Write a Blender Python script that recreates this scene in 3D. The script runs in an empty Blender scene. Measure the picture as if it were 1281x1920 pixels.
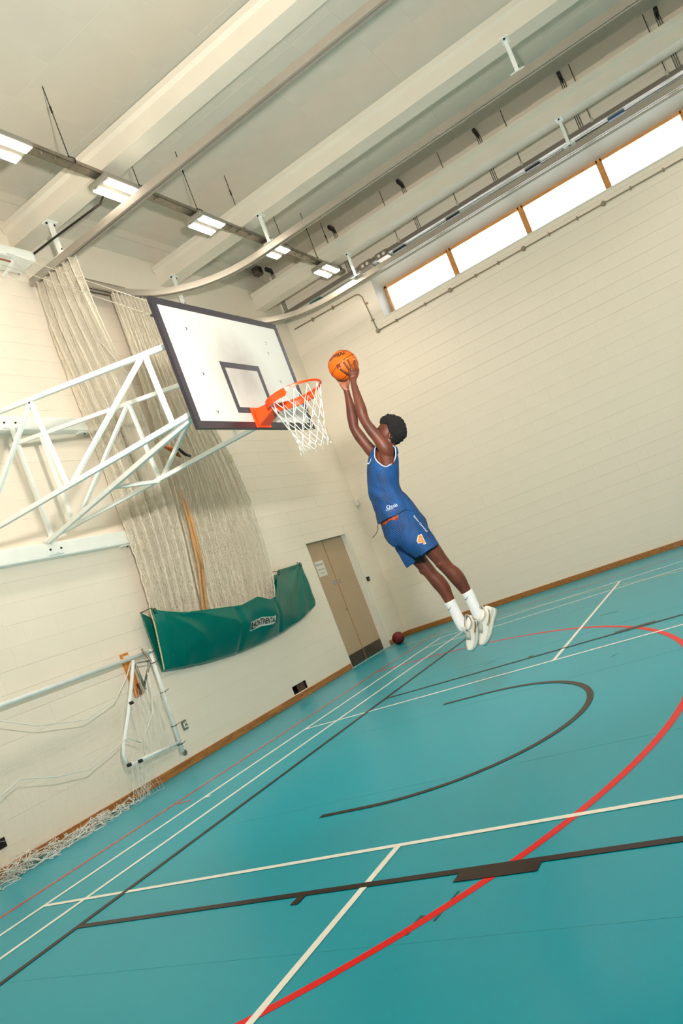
import bpy, bmesh, math, random
import numpy as np
from mathutils import Vector, Matrix, Quaternion
from mathutils.bvhtree import BVHTree
from mathutils import noise as mnoise

random.seed(7)
rng = np.random.default_rng(7)
scene = bpy.context.scene
C = scene.collection

# ------------------------------------------------------------------ camera
cam_data = bpy.data.cameras.new('camera')
cam = bpy.data.objects.new('camera', cam_data)
C.objects.link(cam)
cam_data.sensor_fit = 'VERTICAL'
cam_data.sensor_height = 36.0
cam_data.sensor_width = 24.0
cam_data.lens = 27.509
cam_data.shift_x = 64.1 / 1920.0
cam_data.shift_y = 89.8 / 1920.0
cam_data.clip_start = 0.05
cam_data.clip_end = 200
right = Vector((0.4836379, -0.7995578, -0.3560923))
down = Vector((-0.1417912, 0.3298931, -0.9333091))
fwd = Vector((0.8637069, 0.5018744, 0.0461785))
mw = Matrix.Identity(4)
for i in range(3):
    mw[i][0] = right[i]
    mw[i][1] = -down[i]
    mw[i][2] = -fwd[i]
mw[0][3], mw[1][3], mw[2][3] = -3.67872, -5.28738, 1.42354
cam.matrix_world = mw
scene.camera = cam

# ------------------------------------------------------------------ colour helpers, world, lights, exposure
def lin(c):
    c = c / 255.0
    return c / 12.92 if c <= 0.04045 else ((c + 0.055) / 1.055) ** 2.4
def rgb(r, g, b):
    return (lin(r), lin(g), lin(b), 1.0)

world = bpy.data.worlds.new('overcast_sky')
scene.world = world
world.use_nodes = True
bg = world.node_tree.nodes['Background']
bg.inputs['Color'].default_value = (0.93, 0.96, 1.0, 1.0)
bg.inputs['Strength'].default_value = 6.0

scene.view_settings.view_transform = 'Standard'
scene.view_settings.look = 'None'
scene.view_settings.exposure = 0.10
scene.view_settings.gamma = 1.0
scene.view_settings.use_curve_mapping = False

LAMP_EMIT = 69.0          # strength of the LED diffusers (built further down)
STROBE_W = 320.0          # photographer's flash, standing right of the camera
ld = bpy.data.lights.new('strobe', 'AREA')
ld.shape = 'DISK'
ld.size = 0.22
ld.spread = math.radians(140)
ld.energy = STROBE_W
ld.color = (1.0, 0.94, 0.86)
strobe = bpy.data.objects.new('strobe', ld)
C.objects.link(strobe)
strobe.location = (-2.0, -4.85, 2.70)
strobe.rotation_euler = Vector((0.78, 0.40, 0.50)).to_track_quat('-Z', 'Y').to_euler()

# ------------------------------------------------------------------ materials
MATS = {}
def mat(name, col, rough=0.5, var=0.0, vscale=8.0, bump=0.0, bscale=60.0, metal=0.0, spec=0.5, emit=None, estr=0.0, sheen=0.0, col2=None, coat=0.0):
    if name in MATS:
        return MATS[name]
    m = bpy.data.materials.new(name)
    m.use_nodes = True
    nt = m.node_tree
    b = nt.nodes['Principled BSDF']
    b.inputs['Roughness'].default_value = rough
    b.inputs['Metallic'].default_value = metal
    b.inputs['Specular IOR Level'].default_value = spec
    b.inputs['Coat Weight'].default_value = coat
    if sheen:
        b.inputs['Sheen Weight'].default_value = sheen
    tc = nt.nodes.new('ShaderNodeTexCoord')
    if var > 0 or col2 is not None:
        n = nt.nodes.new('ShaderNodeTexNoise')
        n.inputs['Scale'].default_value = vscale
        n.inputs['Detail'].default_value = 5.0
        nt.links.new(tc.outputs['Object'], n.inputs['Vector'])
        r = nt.nodes.new('ShaderNodeValToRGB')
        r.color_ramp.elements[0].position = 0.3
        r.color_ramp.elements[1].position = 0.7
        if col2 is None:
            c0 = tuple(max(0, x * (1 - var)) for x in col[:3]) + (1,)
            c1 = tuple(min(1, x * (1 + var)) for x in col[:3]) + (1,)
        else:
            c0, c1 = col, col2
        r.color_ramp.elements[0].color = c0
        r.color_ramp.elements[1].color = c1
        nt.links.new(n.outputs['Fac'], r.inputs['Fac'])
        nt.links.new(r.outputs['Color'], b.inputs['Base Color'])
    else:
        b.inputs['Base Color'].default_value = col
    if bump > 0:
        n2 = nt.nodes.new('ShaderNodeTexNoise')
        n2.inputs['Scale'].default_value = bscale
        n2.inputs['Detail'].default_value = 4.0
        nt.links.new(tc.outputs['Object'], n2.inputs['Vector'])
        bp = nt.nodes.new('ShaderNodeBump')
        bp.inputs['Strength'].default_value = bump
        bp.inputs['Distance'].default_value = 0.01
        nt.links.new(n2.outputs['Fac'], bp.inputs['Height'])
        nt.links.new(bp.outputs['Normal'], b.inputs['Normal'])
    if emit is not None:
        b.inputs['Emission Color'].default_value = emit
        b.inputs['Emission Strength'].default_value = estr
    MATS[name] = m
    return m

def wood(name, c1, c2, scale=(1.2, 14, 14), rough=0.35):
    m = bpy.data.materials.new(name)
    m.use_nodes = True
    nt = m.node_tree
    b = nt.nodes['Principled BSDF']
    tc = nt.nodes.new('ShaderNodeTexCoord')
    mp = nt.nodes.new('ShaderNodeMapping')
    mp.inputs['Scale'].default_value = scale
    n = nt.nodes.new('ShaderNodeTexNoise')
    n.inputs['Scale'].default_value = 3.0
    n.inputs['Detail'].default_value = 6.0
    n.inputs['Distortion'].default_value = 0.6
    r = nt.nodes.new('ShaderNodeValToRGB')
    r.color_ramp.elements[0].color = c1
    r.color_ramp.elements[0].position = 0.3
    r.color_ramp.elements[1].color = c2
    r.color_ramp.elements[1].position = 0.72
    nt.links.new(tc.outputs['Object'], mp.inputs['Vector'])
    nt.links.new(mp.outputs['Vector'], n.inputs['Vector'])
    nt.links.new(n.outputs['Fac'], r.inputs['Fac'])
    nt.links.new(r.outputs['Color'], b.inputs['Base Color'])
    b.inputs['Roughness'].default_value = rough
    MATS[name] = m
    return m

WALL = mat('cream_wall_paint', rgb(243, 231, 214), 0.55, var=0.025, vscale=0.9, bump=0.12, bscale=45)
CEIL = mat('ceiling_board_paint', rgb(222, 213, 198), 0.85, var=0.035, vscale=1.3, bump=0.15, bscale=90)
BEAM = mat('beam_paint', rgb(228, 219, 203), 0.6, var=0.03, vscale=2.0, bump=0.08)
WHITE = mat('white_metal_paint', rgb(242, 244, 238), 0.32, var=0.03, vscale=6)
TRIMW = mat('white_gloss_trim', rgb(228, 224, 212), 0.4, var=0.02)
ALU = mat('aluminium_track', rgb(172, 164, 152), 0.36, metal=0.45, var=0.05, vscale=3)
GALV = mat('galvanised_steel', rgb(150, 142, 128), 0.4, metal=0.8, var=0.12, vscale=12)
DARKM = mat('dark_metal', rgb(44, 38, 34), 0.5, metal=0.4)
BLACK = mat('black_plastic', rgb(22, 21, 22), 0.5)
VOIDM = mat('dark_void', rgb(28, 22, 18), 0.8, var=0.3, vscale=20)  # near-black for openings; stands in for shade inside the low vent
WOODB = wood('skirting_wood', rgb(138, 82, 34), rgb(196, 130, 62))
WOODB2 = wood('window_wood', rgb(206, 136, 68), rgb(232, 170, 100), scale=(10, 1.5, 10))
GREYB = mat('grey_plate', rgb(128, 128, 112), 0.4, metal=0.5)
PAPER = mat('paper', rgb(226, 222, 208), 0.8)

# ------------------------------------------------------------------ mesh helpers
class MB:
    def __init__(s):
        s.v = []
        s.f = []
    def add(s, vs, fs):
        o = len(s.v)
        s.v += [tuple(p) for p in vs]
        s.f += [tuple(i + o for i in f) for f in fs]
        return s
    def box(s, x0, x1, y0, y1, z0, z1):
        return s.add([(x0, y0, z0), (x1, y0, z0), (x1, y1, z0), (x0, y1, z0), (x0, y0, z1), (x1, y0, z1), (x1, y1, z1), (x0, y1, z1)],
                     [(0, 3, 2, 1), (4, 5, 6, 7), (0, 1, 5, 4), (1, 2, 6, 5), (2, 3, 7, 6), (3, 0, 4, 7)])
    def bar(s, p, q, w, h, up=(0, 0, 1)):
        p, q = Vector(p), Vector(q)
        d = (q - p).normalized()
        u = Vector(up)
        sx = d.cross(u)
        if sx.length < 1e-4:
            sx = d.cross(Vector((1, 0, 0)))
        sx.normalize()
        sy = sx.cross(d).normalized()
        vs = []
        for c in (p, q):
            for a, b in ((-1, -1), (1, -1), (1, 1), (-1, 1)):
                vs.append(c + sx * a * w / 2 + sy * b * h / 2)
        return s.add(vs, [(0, 1, 2, 3), (7, 6, 5, 4), (0, 4, 5, 1), (1, 5, 6, 2), (2, 6, 7, 3), (3, 7, 4, 0)])
    def tube(s, pts, r, n=8, closed=False, caps=True):
        pts = [Vector(p) for p in pts]
        rs = r if isinstance(r, (list, tuple)) else [r] * len(pts)
        m = len(pts)
        rings = []
        prev = None
        for i, p in enumerate(pts):
            if closed:
                d = pts[(i + 1) % m] - pts[i - 1]
            else:
                d = pts[min(i + 1, m - 1)] - pts[max(i - 1, 0)]
            d.normalize()
            if prev is None:
                a = Vector((0, 0, 1)) if abs(d.z) < 0.9 else Vector((1, 0, 0))
                u = d.cross(a).normalized()
            else:
                u = (prev - d * prev.dot(d))
                if u.length < 1e-6:
                    u = d.orthogonal()
                u.normalize()
            prev = u
            w = d.cross(u)
            rings.append([p + (u * math.cos(2 * math.pi * k / n) + w * math.sin(2 * math.pi * k / n)) * rs[i] for k in range(n)])
        o = len(s.v)
        for rg in rings:
            s.v += [tuple(x) for x in rg]
        for i in range(m if closed else m - 1):
            j = (i + 1) % m
            for k in range(n):
                k2 = (k + 1) % n
                s.f.append((o + i * n + k, o + i * n + k2, o + j * n + k2, o + j * n + k))
        if caps and not closed:
            s.f.append(tuple(o + k for k in range(n))[::-1])
            s.f.append(tuple(o + (m - 1) * n + k for k in range(n)))
        return s
    def lathe(s, prof, c, axis='z', n=20):
        o = len(s.v)
        for (r, h) in prof:
            for k in range(n):
                a = 2 * math.pi * k / n
                x, y = r * math.cos(a), r * math.sin(a)
                p = {'z': (x, y, h), 'y': (x, h, y), 'x': (h, x, y)}[axis]
                s.v.append((c[0] + p[0], c[1] + p[1], c[2] + p[2]))
        for i in range(len(prof) - 1):
            for k in range(n):
                k2 = (k + 1) % n
                s.f.append((o + i * n + k, o + i * n + k2, o + (i + 1) * n + k2, o + (i + 1) * n + k))
        s.f.append(tuple(o + k for k in range(n))[::-1])
        s.f.append(tuple(o + (len(prof) - 1) * n + k for k in range(n)))
        return s
    def sphere(s, c, r, nu=16, nv=10, sc=(1, 1, 1)):
        o = len(s.v)
        s.v.append((c[0], c[1], c[2] + r * sc[2]))
        for i in range(1, nv):
            t = math.pi * i / nv
            for k in range(nu):
                a = 2 * math.pi * k / nu
                s.v.append((c[0] + r * sc[0] * math.sin(t) * math.cos(a), c[1] + r * sc[1] * math.sin(t) * math.sin(a), c[2] + r * sc[2] * math.cos(t)))
        s.v.append((c[0], c[1], c[2] - r * sc[2]))
        last = len(s.v) - 1
        for k in range(nu):
            s.f.append((o, o + 1 + k, o + 1 + (k + 1) % nu))
            s.f.append((last, last - nu + (k + 1) % nu, last - nu + k))
        for i in range(nv - 2):
            for k in range(nu):
                a = o + 1 + i * nu
                s.f.append((a + k, a + nu + k, a + nu + (k + 1) % nu, a + (k + 1) % nu))
        return s
    def mesh(s, name, smooth=False):
        me = bpy.data.meshes.new(name)
        me.from_pydata(s.v, [], s.f)
        me.validate()
        bm = bmesh.new()
        bm.from_mesh(me)
        bmesh.ops.recalc_face_normals(bm, faces=bm.faces)
        bm.to_mesh(me)
        bm.free()
        if smooth:
            me.polygons.foreach_set('use_smooth', [True] * len(me.polygons))
        return me
    def build(s, name, m, parent=None, smooth=False, autosmooth=False):
        me = s.mesh(name, smooth or autosmooth)
        o = bpy.data.objects.new(name, me)
        C.objects.link(o)
        if m is not None:
            me.materials.append(m)
        if parent is not None:
            o.parent = parent
        if autosmooth:
            md = o.modifiers.new('edges', 'EDGE_SPLIT')
            md.split_angle = math.radians(40)
        return o

def tag(o, label=None, cat=None, group=None, kind=None):
    if label:
        o['label'] = label
    if cat:
        o['category'] = cat
    if group:
        o['group'] = group
    if kind:
        o['kind'] = kind
    return o
def empty(name, label=None, cat=None, loc=(0, 0, 0), group=None, kind=None):
    o = bpy.data.objects.new(name, None)
    o.empty_display_size = 0.1
    C.objects.link(o)
    o.location = loc
    return tag(o, label, cat, group, kind)
def link(name, me, parent=None, loc=(0, 0, 0)):
    o = bpy.data.objects.new(name, me)
    C.objects.link(o)
    o.location = loc
    if parent is not None:
        o.parent = parent
    return o
def bevel(o, w=0.004, seg=2):
    md = o.modifiers.new('bevel', 'BEVEL')
    md.width = w
    md.segments = seg
    md.limit_method = 'ANGLE'
    md.angle_limit = math.radians(40)
    return o
def text_mesh(txt, size, font_extr=0.0, align='CENTER', shear=0.0, spacing=1.0, bold=0.0):
    cu = bpy.data.curves.new('lettering', 'FONT')
    cu.body = txt
    cu.size = size
    cu.align_x = align
    cu.align_y = 'CENTER'
    cu.extrude = font_extr
    cu.offset = bold
    cu.shear = shear
    cu.space_character = spacing
    cu.resolution_u = 3
    ob = bpy.data.objects.new('lettering', cu)
    C.objects.link(ob)
    dg = bpy.context.evaluated_depsgraph_get()
    dg.update()
    me = bpy.data.meshes.new_from_object(ob.evaluated_get(dg))
    bpy.data.objects.remove(ob)
    bpy.data.curves.remove(cu)
    return me

# ------------------------------------------------------------------ room dimensions (metres)
XW, YW = 10.83, 1.58        # side wall face, end wall face
ZC = 7.93                   # ceiling boards
XL, YB = -9.0, -16.0        # the far sides of the hall
# ================================================================== FLOOR
def floor_material():
    m = bpy.data.materials.new('teal_sports_vinyl')
    m.use_nodes = True
    nt = m.node_tree
    b = nt.nodes['Principled BSDF']
    tc = nt.nodes.new('ShaderNodeTexCoord')
    n = nt.nodes.new('ShaderNodeTexNoise')
    n.inputs['Scale'].default_value = 0.55
    n.inputs['Detail'].default_value = 6
    nt.links.new(tc.outputs['Object'], n.inputs['Vector'])
    r = nt.nodes.new('ShaderNodeValToRGB')
    r.color_ramp.elements[0].position = 0.32
    r.color_ramp.elements[0].color = rgb(0, 158, 182)
    r.color_ramp.elements[1].position = 0.7
    r.color_ramp.elements[1].color = rgb(2, 163, 184)
    nt.links.new(n.outputs['Fac'], r.inputs['Fac'])
    # faint scuffs
    n2 = nt.nodes.new('ShaderNodeTexNoise')
    n2.inputs['Scale'].default_value = 5.0
    n2.inputs['Detail'].default_value = 9
    n2.inputs['Distortion'].default_value = 1.6
    nt.links.new(tc.outputs['Object'], n2.inputs['Vector'])
    r2 = nt.nodes.new('ShaderNodeValToRGB')
    r2.color_ramp.elements[0].position = 0.66
    r2.color_ramp.elements[0].color = (0, 0, 0, 1)
    r2.color_ramp.elements[1].position = 0.86
    r2.color_ramp.elements[1].color = (0.35, 0.35, 0.35, 1)
    nt.links.new(n2.outputs['Fac'], r2.inputs['Fac'])
    mx = nt.nodes.new('ShaderNodeMixRGB')
    mx.inputs['Color2'].default_value = rgb(30, 160, 172)
    nt.links.new(r2.outputs['Color'], mx.inputs['Fac'])
    nt.links.new(r.outputs['Color'], mx.inputs['Color1'])
    nt.links.new(mx.outputs['Color'], b.inputs['Base Color'])
    b.inputs['Roughness'].default_value = 0.28
    b.inputs['Specular IOR Level'].default_value = 0.2
    bp = nt.nodes.new('ShaderNodeBump')
    bp.inputs['Strength'].default_value = 0.05
    n3 = nt.nodes.new('ShaderNodeTexNoise')
    n3.inputs['Scale'].default_value = 160
    nt.links.new(tc.outputs['Object'], n3.inputs['Vector'])
    nt.links.new(n3.outputs['Fac'], bp.inputs['Height'])
    nt.links.new(bp.outputs['Normal'], b.inputs['Normal'])
    return m
FLOORM = floor_material()
floor = MB().box(XL, XW + 0.6, YB, YW + 0.6, -0.2, 0).build('floor', FLOORM)
tag(floor, 'teal green vinyl sports hall floor', None, kind='structure')

LW = mat('line_white', rgb(252, 251, 242), 0.25, spec=0.28)
LR = mat('line_red', rgb(236, 6, 0), 0.3, spec=0.15)
LO = mat('line_orange_red', rgb(196, 60, 24), 0.22, spec=0.28)
LB = mat('line_brown', rgb(40, 22, 16), 0.3, spec=0.15)
LT = mat('line_tan', rgb(196, 178, 110), 0.45)
def strip(x0, y0, x1, y1, w, m, z):
    return MB().bar((x0, y0, z), (x1, y1, z), w, 0.0012).build('court_line', m, floor)
def polyline(pts, w, m, z):
    mb = MB()
    L, R = [], []
    for i, p in enumerate(pts):
        a, b = pts[max(0, i - 1)], pts[min(len(pts) - 1, i + 1)]
        d = Vector((b[0] - a[0], b[1] - a[1])).normalized()
        nn = Vector((-d.y, d.x)) * w / 2
        L.append((p[0] + nn.x, p[1] + nn.y))
        R.append((p[0] - nn.x, p[1] - nn.y))
    n = len(pts)
    vs = [(x, y, z) for x, y in L] + [(x, y, z) for x, y in R] + [(x, y, z - 0.0012) for x, y in L] + [(x, y, z - 0.0012) for x, y in R]
    fs = []
    for i in range(n - 1):
        fs += [(i, i + 1, n + i + 1, n + i), (i, 2 * n + i, 2 * n + i + 1, i + 1), (n + i, n + i + 1, 3 * n + i + 1, 3 * n + i)]
    return mb.add(vs, fs).build('court_line', m, floor)
zt, zo, zr, zw, zb = 0.0008, 0.0012, 0.0016, 0.0022, 0.0028
# badminton court, long axis along the end wall
strip(-4.72, 0, 8.68, 0, 0.04, LW, zw)
strip(-4.72, -0.46, 8.68, -0.46, 0.04, LW, zw)
strip(-4.72, -5.64, 8.68, -5.64, 0.04, LW, zw)
strip(-4.72, -6.10, 8.68, -6.10, 0.04, LW, zw)
strip(0, 0, 0, -6.1, 0.04, LW, zw + 0.0002)
strip(3.96, 0, 3.96, -6.1, 0.04, LW, zw + 0.0002)
strip(8.68, 0.02, 8.68, -6.1, 0.04, LW, zw + 0.0002)
strip(7.92, 0, 7.92, -6.1, 0.04, LW, zw + 0.0002)
strip(3.96, -3.05, 8.68, -3.05, 0.04, LW, zw + 0.0004)
strip(0, -3.05, -4.72, -3.05, 0.04, LW, zw + 0.0004)
strip(1.985, -0.02, 1.985, -0.07, 0.04, LW, zw + 0.0004)
# basketball markings
strip(-6.0, -0.87, 9.0, -0.87, 0.05, LB, zb)
strip(-0.43, -0.87, -0.43, -6.7, 0.05, LB, zb + 0.0002)
strip(4.46, -0.87, 4.46, -6.7, 0.05, LB, zb + 0.0002)
strip(-0.48, -3.57, -0.48, -3.97, 0.11, LB, zb + 0.0004)
strip(4.49, -3.57, 4.49, -3.97, 0.11, LB, zb + 0.0004)
strip(-0.45, -2.67, -0.54, -2.67, 0.05, LB, zb + 0.0004)
strip(4.47, -2.67, 4.55, -2.67, 0.05, LB, zb + 0.0004)
arc = [(0.735, -2.1)] + [(2.01 - 1.275 * math.cos(t), -2.46 - 1.275 * math.sin(t)) for t in np.linspace(0, math.pi, 49)] + [(3.285, -2.09)]
polyline(arc, 0.05, LB, zb + 0.0006)
# netball shooting circle
polyline([(2.0 - 4.88 * math.cos(t), 0.42 - 4.88 * math.sin(t)) for t in np.linspace(0, math.pi, 97)], 0.05, LR, zr)
# perimeter lines
strip(-8.0, 0.42, 9.47, 0.42, 0.045, LO, zo)
strip(9.45, 0.44, 9.45, -12, 0.045, LO, zo)
strip(1.99, 0.40, 1.99, 0.19, 0.04, LO, zo + 0.0002)
polyline([(9.22, 1.62), (9.24, 0.8), (9.15, -0.165), (8.95, -1.41), (8.45, -2.75), (7.66, -4.02), (6.7, -5.2), (5.6, -6.2), (4.3, -6.9)], 0.03, LT, zt)
SEAM = mat('vinyl_weld_seam', rgb(20, 158, 174), 0.3)
for xx in (-7.01, -5.01, -3.01, -1.01, 0.99, 2.99, 4.99, 6.99, 8.99):
    MB().bar((xx, -15.9, 0.0004), (xx, 1.5, 0.0004), 0.0022, 0.0006).build('weld_seam', SEAM, floor)
SCUFF = mat('rubber_scuff', rgb(28, 84, 92), 0.7, var=0.4, vscale=30)
for k, (a, b, w) in enumerate([((-0.95, -3.50), (-0.80, -3.525), 0.028), ((-0.86, -3.60), (-0.62, -3.63), 0.014), ((5.9, -3.2), (5.84, -3.42), 0.02), ((4.8, -2.05), (4.9, -2.14), 0.014), ((3.4, -3.7), (3.47, -3.74), 0.012)]):
    polyline([a, ((a[0] + b[0]) / 2 + 0.01, (a[1] + b[1]) / 2), b], w, SCUFF, 0.0006).name = 'scuff_mark'

# ================================================================== WALLS (painted blockwork)
CO, BL, BH = 0.2265, 0.452, 0.2265
def block_mesh(name, lx, lz, t=0.012):
    # front face towards -y, chamfered on all four sides; origin at the lower left of the module
    g, gz, ch, cz = 0.0001, 0.0005, 0.0003, 0.0028
    x0, x1, z0, z1 = g, lx - g, gz, lz - gz
    vs = [(x0, 0, z0), (x1, 0, z0), (x1, 0, z1), (x0, 0, z1),
          (x0, -t + 0.0016, z0), (x1, -t + 0.0016, z0), (x1, -t + 0.0016, z1), (x0, -t + 0.0016, z1),
          (x0 + ch, -t, z0 + cz), (x1 - ch, -t, z0 + cz), (x1 - ch, -t, z1 - cz), (x0 + ch, -t, z1 - cz)]
    fs = [(0, 1, 5, 4), (1, 2, 6, 5), (2, 3, 7, 6), (3, 0, 4, 7), (4, 5, 9, 8), (5, 6, 10, 9), (6, 7, 11, 10), (7, 4, 8, 11), (8, 9, 10, 11)]
    return vs, fs
def blocks(wall, length, height, holes, xform, near, maxn=300, skip_len=0.0):
    """lay blocks on a wall: u along it, z up; xform(u,z)->world origin; returns objects + rest"""
    cells = []
    nrow = int(height / CO) + 1
    for r in range(nrow):
        z0 = 0.0085 - CO + r * CO
        z1 = min(z0 + CO, height)
        if z1 <= 0.02:
            continue
        z0 = max(z0, 0.0)
        u = -(BL / 2 if r % 2 else 0)
        while u < length:
            a, b = max(u, 0), min(u + BL, length)
            u += BL
            if b - a < 0.03:
                continue
            segs = [(a, b, z0, z1)]
            for (ha, hb, hz0, hz1) in holes:
                out = []
                for (sa, sb, sz0, sz1) in segs:
                    if sb <= ha or sa >= hb or sz1 <= hz0 or sz0 >= hz1:
                        out.append((sa, sb, sz0, sz1))
                        continue
                    if sa < ha:
                        out.append((sa, ha, sz0, sz1))
                    if sb > hb:
                        out.append((hb, sb, sz0, sz1))
                    if sz0 < hz0:
                        out.append((max(sa, ha), min(sb, hb), sz0, hz0))
                    if sz1 > hz1:
                        out.append((max(sa, ha), min(sb, hb), hz1, sz1))
                segs = out
            cells += [s for s in segs if s[1] - s[0] > 0.02 and s[3] - s[2] > 0.02]
    def dist(cel):
        p = xform((cel[0] + cel[1]) / 2, (cel[2] + cel[3]) / 2)
        return near(p)
    cells.sort(key=dist)
    return cells
cam_p = Vector((-3.68, -5.29, 1.42))
def near_end(p):
    v = Vector(p) - cam_p
    q = Vector((v.dot(right), v.dot(down), v.dot(fwd)))
    px, py = 576.4 + 1467 * q.x / q.z, 1049.8 + 1467 * q.y / q.z
    off = max(0, -30 - px, px - 1310, -30 - py, py - 1950) if q.z > 0 else 9e3
    return v.length + (1000 + off if off > 0 else 0)
def build_wall(wall, length, height, holes, xform, rot):
    cells = blocks(wall, length, height, holes, xform, near_end)
    cache = {}
    rest = MB()
    R = Matrix.Rotation(rot, 3, 'Z')
    for i, (a, b, z0, z1) in enumerate(cells):
        p = Vector(xform(a, z0))
        jit = random.uniform(-0.0006, 0.0006)
        p = p + R @ Vector((0, jit, 0))
        if i < 300:
            key = (round(b - a, 3), round(z1 - z0, 3))
            if key not in cache:
                vs, fs = block_mesh('block', *key)
                me = bpy.data.meshes.new('block')
                me.from_pydata(vs, [], fs)
                me.materials.append(WALL)
                cache[key] = me
            o = link('block', cache[key], wall, p)
            o.rotation_euler = (0, 0, rot)
        else:
            vs, fs = block_mesh('block', b - a, z1 - z0)
            rest.add([tuple(R @ Vector(v) + p) for v in vs], fs)
    o = rest.build('blockwork', WALL, wall)
    o['kind'] = 'stuff'
T = 0.012   # block face stands this far in front of the wall core
# end wall: door recess and a low vent opening
DX0, DX1, DZ, DY = 8.27, 9.86, 2.335, 1.685
VX0, VX1, VZ0, VZ1 = 6.31, 6.74, 0.11, 0.235
wy = YW + T
mb = MB()
for (a, b, c, d) in [(XL, VX0, 0, 8.6), (VX0, VX1, 0, VZ0), (VX0, VX1, VZ1, 8.6), (VX1, DX0, 0, 8.6), (DX0, DX1, DZ, 8.6), (DX1, XW + 0.5, 0, 8.6)]:
    mb.box(a, b, wy, YW + 0.35, c, d)
wall_end = tag(mb.build('wall_end', WALL), 'cream painted block end wall behind the hoop', kind='structure')
UX0 = -1.2
build_wall(wall_end, XW - UX0, 7.47, [(DX0 - UX0, DX1 - UX0, -1, DZ), (VX0 - UX0, VX1 - UX0, VZ0, VZ1)], lambda u, z: (UX0 + u, wy, z), 0.0)
MB().box(UX0 - 8, UX0, YW, wy, 0, 7.93).build('plain_blockwork', WALL, wall_end)
for (z0_, z1_) in ((7.472, 7.776), (7.782, 7.93)):
    for k in range(9):
        a_ = UX0 + k * 1.34
        o = MB().box(a_ + 0.001, min(a_ + 1.339, XW), YW - 0.006, wy, z0_, z1_).build('frieze_board', CEIL, wall_end)
# vent box; near-black liner paints in the shade inside
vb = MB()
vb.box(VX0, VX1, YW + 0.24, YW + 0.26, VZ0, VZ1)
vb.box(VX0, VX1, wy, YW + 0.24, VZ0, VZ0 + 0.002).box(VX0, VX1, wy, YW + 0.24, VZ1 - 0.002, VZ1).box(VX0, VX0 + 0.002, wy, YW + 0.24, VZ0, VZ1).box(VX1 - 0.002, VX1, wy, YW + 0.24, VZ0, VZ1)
vent = vb.build('vent_shade_liner', VOIDM, wall_end)
MB().box(VX0 + 0.21, VX1 - 0.003, YW + 0.05, YW + 0.06, VZ0 + 0.003, VZ1 - 0.003).build('vent_brown_plate', mat('vent_brown', rgb(96, 72, 58), 0.7, var=0.25), wall_end)  # brown plate, part of the shading painted into the recess
# side wall with the high ribbon window (opening y -0.43 .. -7.75, z 6.00 .. 6.76)
WY0, WY1, WZ0, WZ1 = -7.70, -0.43, 6.0, 6.77
wx = XW + T
mb = MB()
mb.box(wx, XW + 0.52, YB, WY0, 0, 8.6).box(wx, XW + 0.52, WY1, YW + 0.35, 0, 8.6)
mb.box(wx, XW + 0.52, WY0, WY1, 0, WZ0).box(wx, XW + 0.52, WY0, WY1, WZ1, 8.6)
wall_side = tag(mb.build('wall_side', WALL), 'cream painted block side wall under the high windows', kind='structure')
UY = -9.2
build_wall(wall_side, YW - UY, 7.93, [(YW - WY1, YW - WY0, WZ0, WZ1)], lambda u, z: (wx, YW - u, z), -math.pi / 2)
MB().box(XW, wx, YB, UY, 0, 7.93).build('plain_blockwork', WALL, wall_side)
tag(MB().box(XL - 0.3, XL, YB, YW + 0.3, 0, 8.6).build('wall_left', WALL), 'cream painted far side wall', kind='structure')
tag(MB().box(XL, XW + 0.5, YB - 0.3, YB, 0, 8.6).build('wall_back', WALL), 'cream painted wall behind the camera', kind='structure')

# ================================================================== CEILING
CEX = XW + 0.01
mb = MB().box(XL, XW + 0.5, YB, YW + 0.3, ZC + 0.018, ZC + 0.2)
ceiling = tag(mb.build('ceiling', CEIL), 'painted board ceiling of the sports hall', kind='structure')
PX, PY = 1.192, 0.618
xs = []
x = 3.16
while x > -1.5:
    xs.append(x); x -= PX
xs = sorted(xs)
x = 3.16 + PX
while x < CEX - 0.2:
    xs.append(x); x += PX
xs.append(CEX)
cache = {}
for i in range(len(xs) - 1):
    y = YW
    k = 0
    while y > -8.2:
        y0 = max(y - (PY if k else 0.224), -8.2)
        a, b = xs[i], xs[i + 1]
        if i == len(xs) - 2:
            b += random.choice((-0.035, -0.02, -0.012, -0.005, 0.0))
        key = (round(b - a, 3), round(y - y0, 3))
        if key not in cache:
            w, h = key
            g, ch = 0.0002, 0.0025
            vs = [(g, g, 0.018), (w - g, g, 0.018), (w - g, h - g, 0.018), (g, h - g, 0.018),
                  (g, g, 0.0016), (w - g, g, 0.0016), (w - g, h - g, 0.0016), (g, h - g, 0.0016),
                  (g + ch, g + ch, 0), (w - g - ch, g + ch, 0), (w - g - ch, h - g - ch, 0), (g + ch, h - g - ch, 0)]
            fs = [(0, 1, 5, 4), (1, 2, 6, 5), (2, 3, 7, 6), (3, 0, 4, 7), (4, 5, 9, 8), (5, 6, 10, 9), (6, 7, 11, 10), (7, 4, 8, 11), (8, 9, 10, 11), (3, 2, 1, 0)]
            me = bpy.data.meshes.new('ceiling_board')
            me.from_pydata(vs, [], fs)
            bm = bmesh.new(); bm.from_mesh(me)
            bmesh.ops.recalc_face_normals(bm, faces=bm.faces)
            bm.to_mesh(me); bm.free()
            me.materials.append(CEIL)
            cache[key] = me
        link('ceiling_board', cache[key], ceiling, (a, y0, ZC + random.uniform(-0.0012, 0.0012)))
        y = y0
        k += 1

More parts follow.
